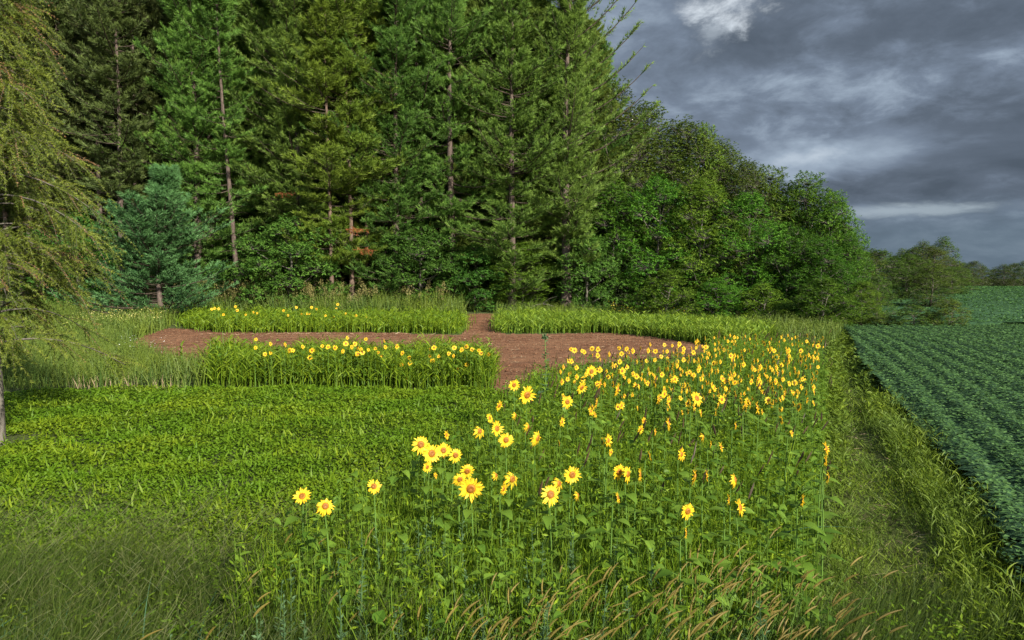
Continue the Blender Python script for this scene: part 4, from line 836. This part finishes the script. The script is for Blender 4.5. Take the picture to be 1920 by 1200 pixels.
midf = z5([(585, 290), (600, 296), (637, 298), (575, 345), (587, 347), (684, 287), (687, 318), (712, 291), (711, 320), (812, 285), (824, 312), (848, 288), (860, 305), (915, 288), (943, 346), (960, 268), (985, 300), (983, 342), (1013, 325), (1028, 270), (1099, 265), (1118, 305), (1120, 340), (1166, 305), (1170, 345), (1210, 320), (1225, 280), (1208, 278)])
for i, (px, py) in enumerate(midf):
    flower(px, py, rng.uniform(9, 12.5), d=float(np.clip((CAMZ-1.3)*FPX/(py-HOR), 19, 22.5)), label=ORD[i]+' sunflower from the left along the edge between patch and bare soil', turn=float(30+rng.normal()*25), group='sunflowers where the patch meets the soil')
# the dense far stand
stand = []
def ok(px, py): return all(abs(px-a)+abs(py-b)*1.3 > 6.5 for a, b in HEADS)
tries = 0
while len(stand) < 440 and tries < 30000:
    tries += 1
    hz = rng.uniform(1.0, 1.5); py = rng.uniform(628, 775) if rng.uniform() < .85 else rng.uniform(628, 860); y = (CAMZ-hz)*FPX/(py-HOR); x = rng.uniform(-1, 13)
    if not inpoly(np.array([x]), np.array([y]), PATCH)[0] or x < .45*y-6.4-(y < 17)*1.3 or x > .45*y-.25: continue
    px = 960+x/y*FPX
    if y < 13 and rng.uniform() > .35: continue
    if px < 1050 or (px < 1250 and rng.uniform() > .45): continue
    if ok(px, py): stand.append((y, px, py)); HEADS.append((px, py))
stand.sort()
left_n = 300-NF
for y, px, py in stand[:left_n]:
    d = y; side = 'left' if px < 1290 else ('right' if px > 1450 else 'middle'); dep = 'near' if y < 19 else 'far'
    flower(px, py, None, d=d, label=f'small sunflower among many in the {dep} {side} of the dense stand', group=f'sunflowers in the {dep} {side} of the dense stand', turn=float(np.clip(66+rng.normal()*22, 10, 98)))
# the rest of the stand, small in the picture: one object
def rest():
    a = Acc(); P_, K_, G_ = head_mesh(99, n=13)
    for y, px, py in stand[left_n:]:
        x = X(px, y); z = CAMZ-(py-HOR)/FPX*y; s = rng.uniform(.12, .2); an = R_(66)+rng.normal()*.4; ca, sa = math.cos(an), math.sin(an); Rm = np.array([[ca, -sa, 0], [sa, ca, 0], [0, 0, 1]])
        for A_, mi in ((P_, 0), (K_, 1), (G_, 2)):
            V = np.concatenate(A_.v)@Rm.T*s+np.array([x, y, z]); a.add(V, quads=np.concatenate(A_.q), rnd=np.concatenate(A_.r), mi=mi)
        tubes(a, np.array([[[x, y, 0], [x, y, z*.6], [x+.03*sa*-1, y+.03*ca, z]]]), np.array([[.012, .009, .006]]), 4, .5, mi=2)
    return a
tag(rest().build('far_sunflowers', [M['petal'], M['disk'], M['sepal']]), 'smallest sunflowers at the back of the dense stand', 'sunflowers', kind='stuff')
# broad sunflower leaves and unopened plants between the blooms
def broadleaf():
    a = Acc(); x, y = scatter(PATCH, 20); m = len(x); p = pts(x, y); hh = rng.uniform(.75, 1.2, m)
    for z in (.5, .64, .78, .9, 1.0):
        b = p+UP*(hh*z*rng.uniform(.92, 1.05, m))[:, None]; L = rng.uniform(.07, .17, m)*(1.2-.4*z); hearts(a, b, hdir(m)+UP*rng.uniform(-.2, .5, m)[:, None], L, L*rng.uniform(.65, .85, m), rng.uniform(.05, 1, m), rng.uniform(.1, .6))
    P = np.stack([p, p+UP*(hh*.5)[:, None]+hdir(m)*.02, p+UP*hh[:, None]], 1); tubes(a, P, np.array([[.008, .006, .004]]), 4, .8)
    for poly, dn in ((B1, 6), (B2, 2)):
        x, y = scatter(poly, dn); m = len(x); p = pts(x, y); hh = rng.uniform(.9, 1.25, m)
        for z in (.7, .85, 1.0):
            b = p+UP*(hh*z)[:, None]; L = rng.uniform(.12, .2, m); hearts(a, b, hdir(m)+UP*rng.uniform(-.3, .3, m)[:, None], L, L*.7, rng.uniform(.05, 1, m))
    return a
def strays():
    a = Acc()
    for poly, n_, h, w in ((B1, 1.6, 1.5, .03), (B2, .8, 1.5, .045), (B3, .9, 1.45, .045)):
        x, y = scatter(poly, n_); m = len(x); d = hdir(m); hh = h*rng.uniform(.75, 1.1, m); blades(a, pts(x, y), UP+d*.12, d*.12, hh, w*.6, rng.uniform(.2, 1, m), 3)
        for _ in range(3): blades(a, pts(x, y)+UP*(hh*rng.uniform(.55, .95, m))[:, None], UP*.8+hdir(m)*.6, -UP*.5, rng.uniform(.2, .4, m), w, rng.uniform(.2, 1, m), 3)
    return a
tag(strays().build('tall_stray_stems', M['band']), 'stray taller stems poking above the planted strips', 'grass', kind='stuff')
tag(broadleaf().build('sunflower_foliage', M['broad']), 'broad heart shaped leaves between the sunflower blooms', 'foliage', kind='stuff')

# ------------------------------------------------------------------ single tall plants
def stalk_plant():
    d = 14.5; x = X(1019, d); root = empty('tall_weed', (x, d, 0)); a = Acc(); l = Acc(); H = CAMZ-(632-HOR)/FPX*d
    P = np.array([[0, 0, 0], [.02, 0, H*.35], [.06, 0, H*.7], [.03, 0, H]]); tubes(a, P[None], np.array([[.014, .012, .009, .006]]), 6, .6)
    n = 60; z = rng.uniform(.35, 1, n)**.7*H; o = hdir(n); b = np.stack([np.interp(z, P[:, 2], P[:, 0]), np.zeros(n), z], 1); leaves(l, b, o+UP*rng.uniform(-.2, .6, n)[:, None], UP+rng.normal(size=(n, 3))*.2, .14*(1.25-z/H)+.05, .05, rng.uniform(0, 1, n), .1)
    n = 40; leaves(l, np.tile([.03, 0, H], (n, 1))+rv(n)*.03, rv(n)+UP*.3, rv(n), .07, .035, rng.uniform(.3, 1, n), .1)
    n = 9; o = hdir(n); b = np.tile([.03, 0, .0], (n, 1)); b[:, 2] = H*rng.uniform(.3, .5, n); leaves(l, b, o-UP*.1, np.tile(UP, (n, 1)), .30, .17, .2, .1, wide=.38)
    a.build('stem', M['stem'], root, True); l.build('leaves', M['sage'], root); tag(root, 'single tall leafy stalk rising in front of the bare soil', 'plant')
stalk_plant()
def corn(px, d, H, label, n=9, name='corn_plant', group='corn plants at the left end of the front strip'):
    x = X(px, d); root = empty(name, (x, d, float(gz(x, d))), rng.uniform(0, 6)); a = Acc(); l = Acc(); tubes(a, np.array([[[0, 0, 0], [.02, 0, H*.5], [0, .02, H*.85]]]), np.array([[.02, .016, .008]]), 6, .4)
    for i in range(n):
        z = H*(.15+.7*i/n); an = (i % 2)*3.14+rng.uniform(-.5, .5); o = np.array([[math.cos(an), math.sin(an), 0]]); blades(l, np.array([[0, 0, z]]), UP[None]*.9+o*.55, o*.45-UP*.75, rng.uniform(.45, .75)*H/1.5, .07, rng.uniform(.1, 1), 8, hint=np.cross(o, UP)*0+UP+o*.2)
    a.build('stem', M['stem'], root, True); l.build('leaves', M['band'], root); tag(root, label, 'corn plant', group)
for i, (px, d, H) in enumerate(((392, 23.4, 1.6), (404, 22.9, 1.75), (416, 23.6, 1.9), (428, 23.0, 1.7), (440, 23.8, 1.65), (410, 22.2, 1.2))):
    corn(px, d, H, ['leftmost corn plant of the clump at the left end of the front strip', 'second corn plant of the clump, beside the leftmost', 'tallest corn plant of the clump at the left end of the front strip', 'corn plant just right of the tallest one', 'rightmost corn plant of the clump, touching the millet', 'short corn plant low in front of the clump'][i])
corn(338, 24.5, 1.35, 'lone corn plant standing before the left end of the bare soil'); corn(18, 23, 1.3, 'pale corn plant at the left edge, behind the larch trunk'); corn(205, 22.5, 1.1, 'small corn plant in the weeds between larch and clump')
def arch_grass(px, py, d, H, label):
    x = X(px, d); root = empty('grass_clump', (x, d, 0)); l = Acc(); n = 9; o = hdir(n); blades(l, rng.normal(size=(n, 3))*np.array([.03, .03, 0]), np.tile(UP, (n, 1))+o*.12, o*.42-UP*rng.uniform(.1, .45, n)[:, None], H*rng.uniform(.8, 1.2, n), .035, rng.uniform(.3, 1, n), 9); l.build('leaves', M['band'], root); tag(root, label, 'grass clump')
arch_grass(1470, 0, 9.0, 1.5, 'tall pale grass clump arching near the path side of the patch'); arch_grass(1410, 0, 12.5, 1.6, 'tall grass clump with arching leaves in the middle of the patch'); arch_grass(1240, 0, 15.5, 1.6, 'tall grass clump in the left half of the patch'); arch_grass(1300, 0, 16, 1.5, 'tall grass clump right of another in the left half of the patch')
def branch():
    d = 55; root = Acc(); x = X(985, d); T = np.linspace(0, 1, 7); P = np.stack([x+T*2.6, np.full(7, d), float(gz(x, d))+.25+.45*np.sin(T*3)], 1); tubes(root, P[None], np.array([[.03, .04, .04, .03, .03, .02, .01]]), 5); Q = P[3]+np.array([[0, 0, 0], [.5, -.3, .4], [1.1, -.5, .6]]); tubes(root, Q[None], np.array([[.025, .018, .008]]), 4)
    tag(root.build('fallen_branch', M['bark_grey']), 'bare grey branch lying on the weeds behind the soil gap', 'branch')
branch()
def rust(px, py, d, label):
    x = X(px, d); z = CAMZ-(py-HOR)/FPX*d; a = Acc(); n = 26; b = np.array([x, d, z])+rng.normal(size=(n, 3))*np.array([.30, .2, .10]); tufts(a, b, np.tile([.2, -.4, -.5], (n, 1)), 12, .24, .035, .5, .6); tubes(a, np.array([[[x-.9, d, z+.05], [x, d, z+.08], [x+.9, d, z]]]), np.array([[.03, .025, .01]]), 4, .1); o = a.build('dead_sprig', M['rust']); tag(o, label, 'dead sprig')
rust(541, 366, 55, 'rusty dead sprig hanging in the pines, upper one'); rust(672, 432, 53.5, 'rusty dead sprig by the reddish trunks, middle one'); rust(686, 470, 53.5, 'rusty dead sprig by the reddish trunks, lowest one')
# drop prototypes that were never planted
for d_ in (PROTO, LP):
    for L_ in d_.values():
        for r_ in L_:
            if r_.name not in used:
                for c_ in list(r_.children): bpy.data.objects.remove(c_)
                bpy.data.objects.remove(r_)
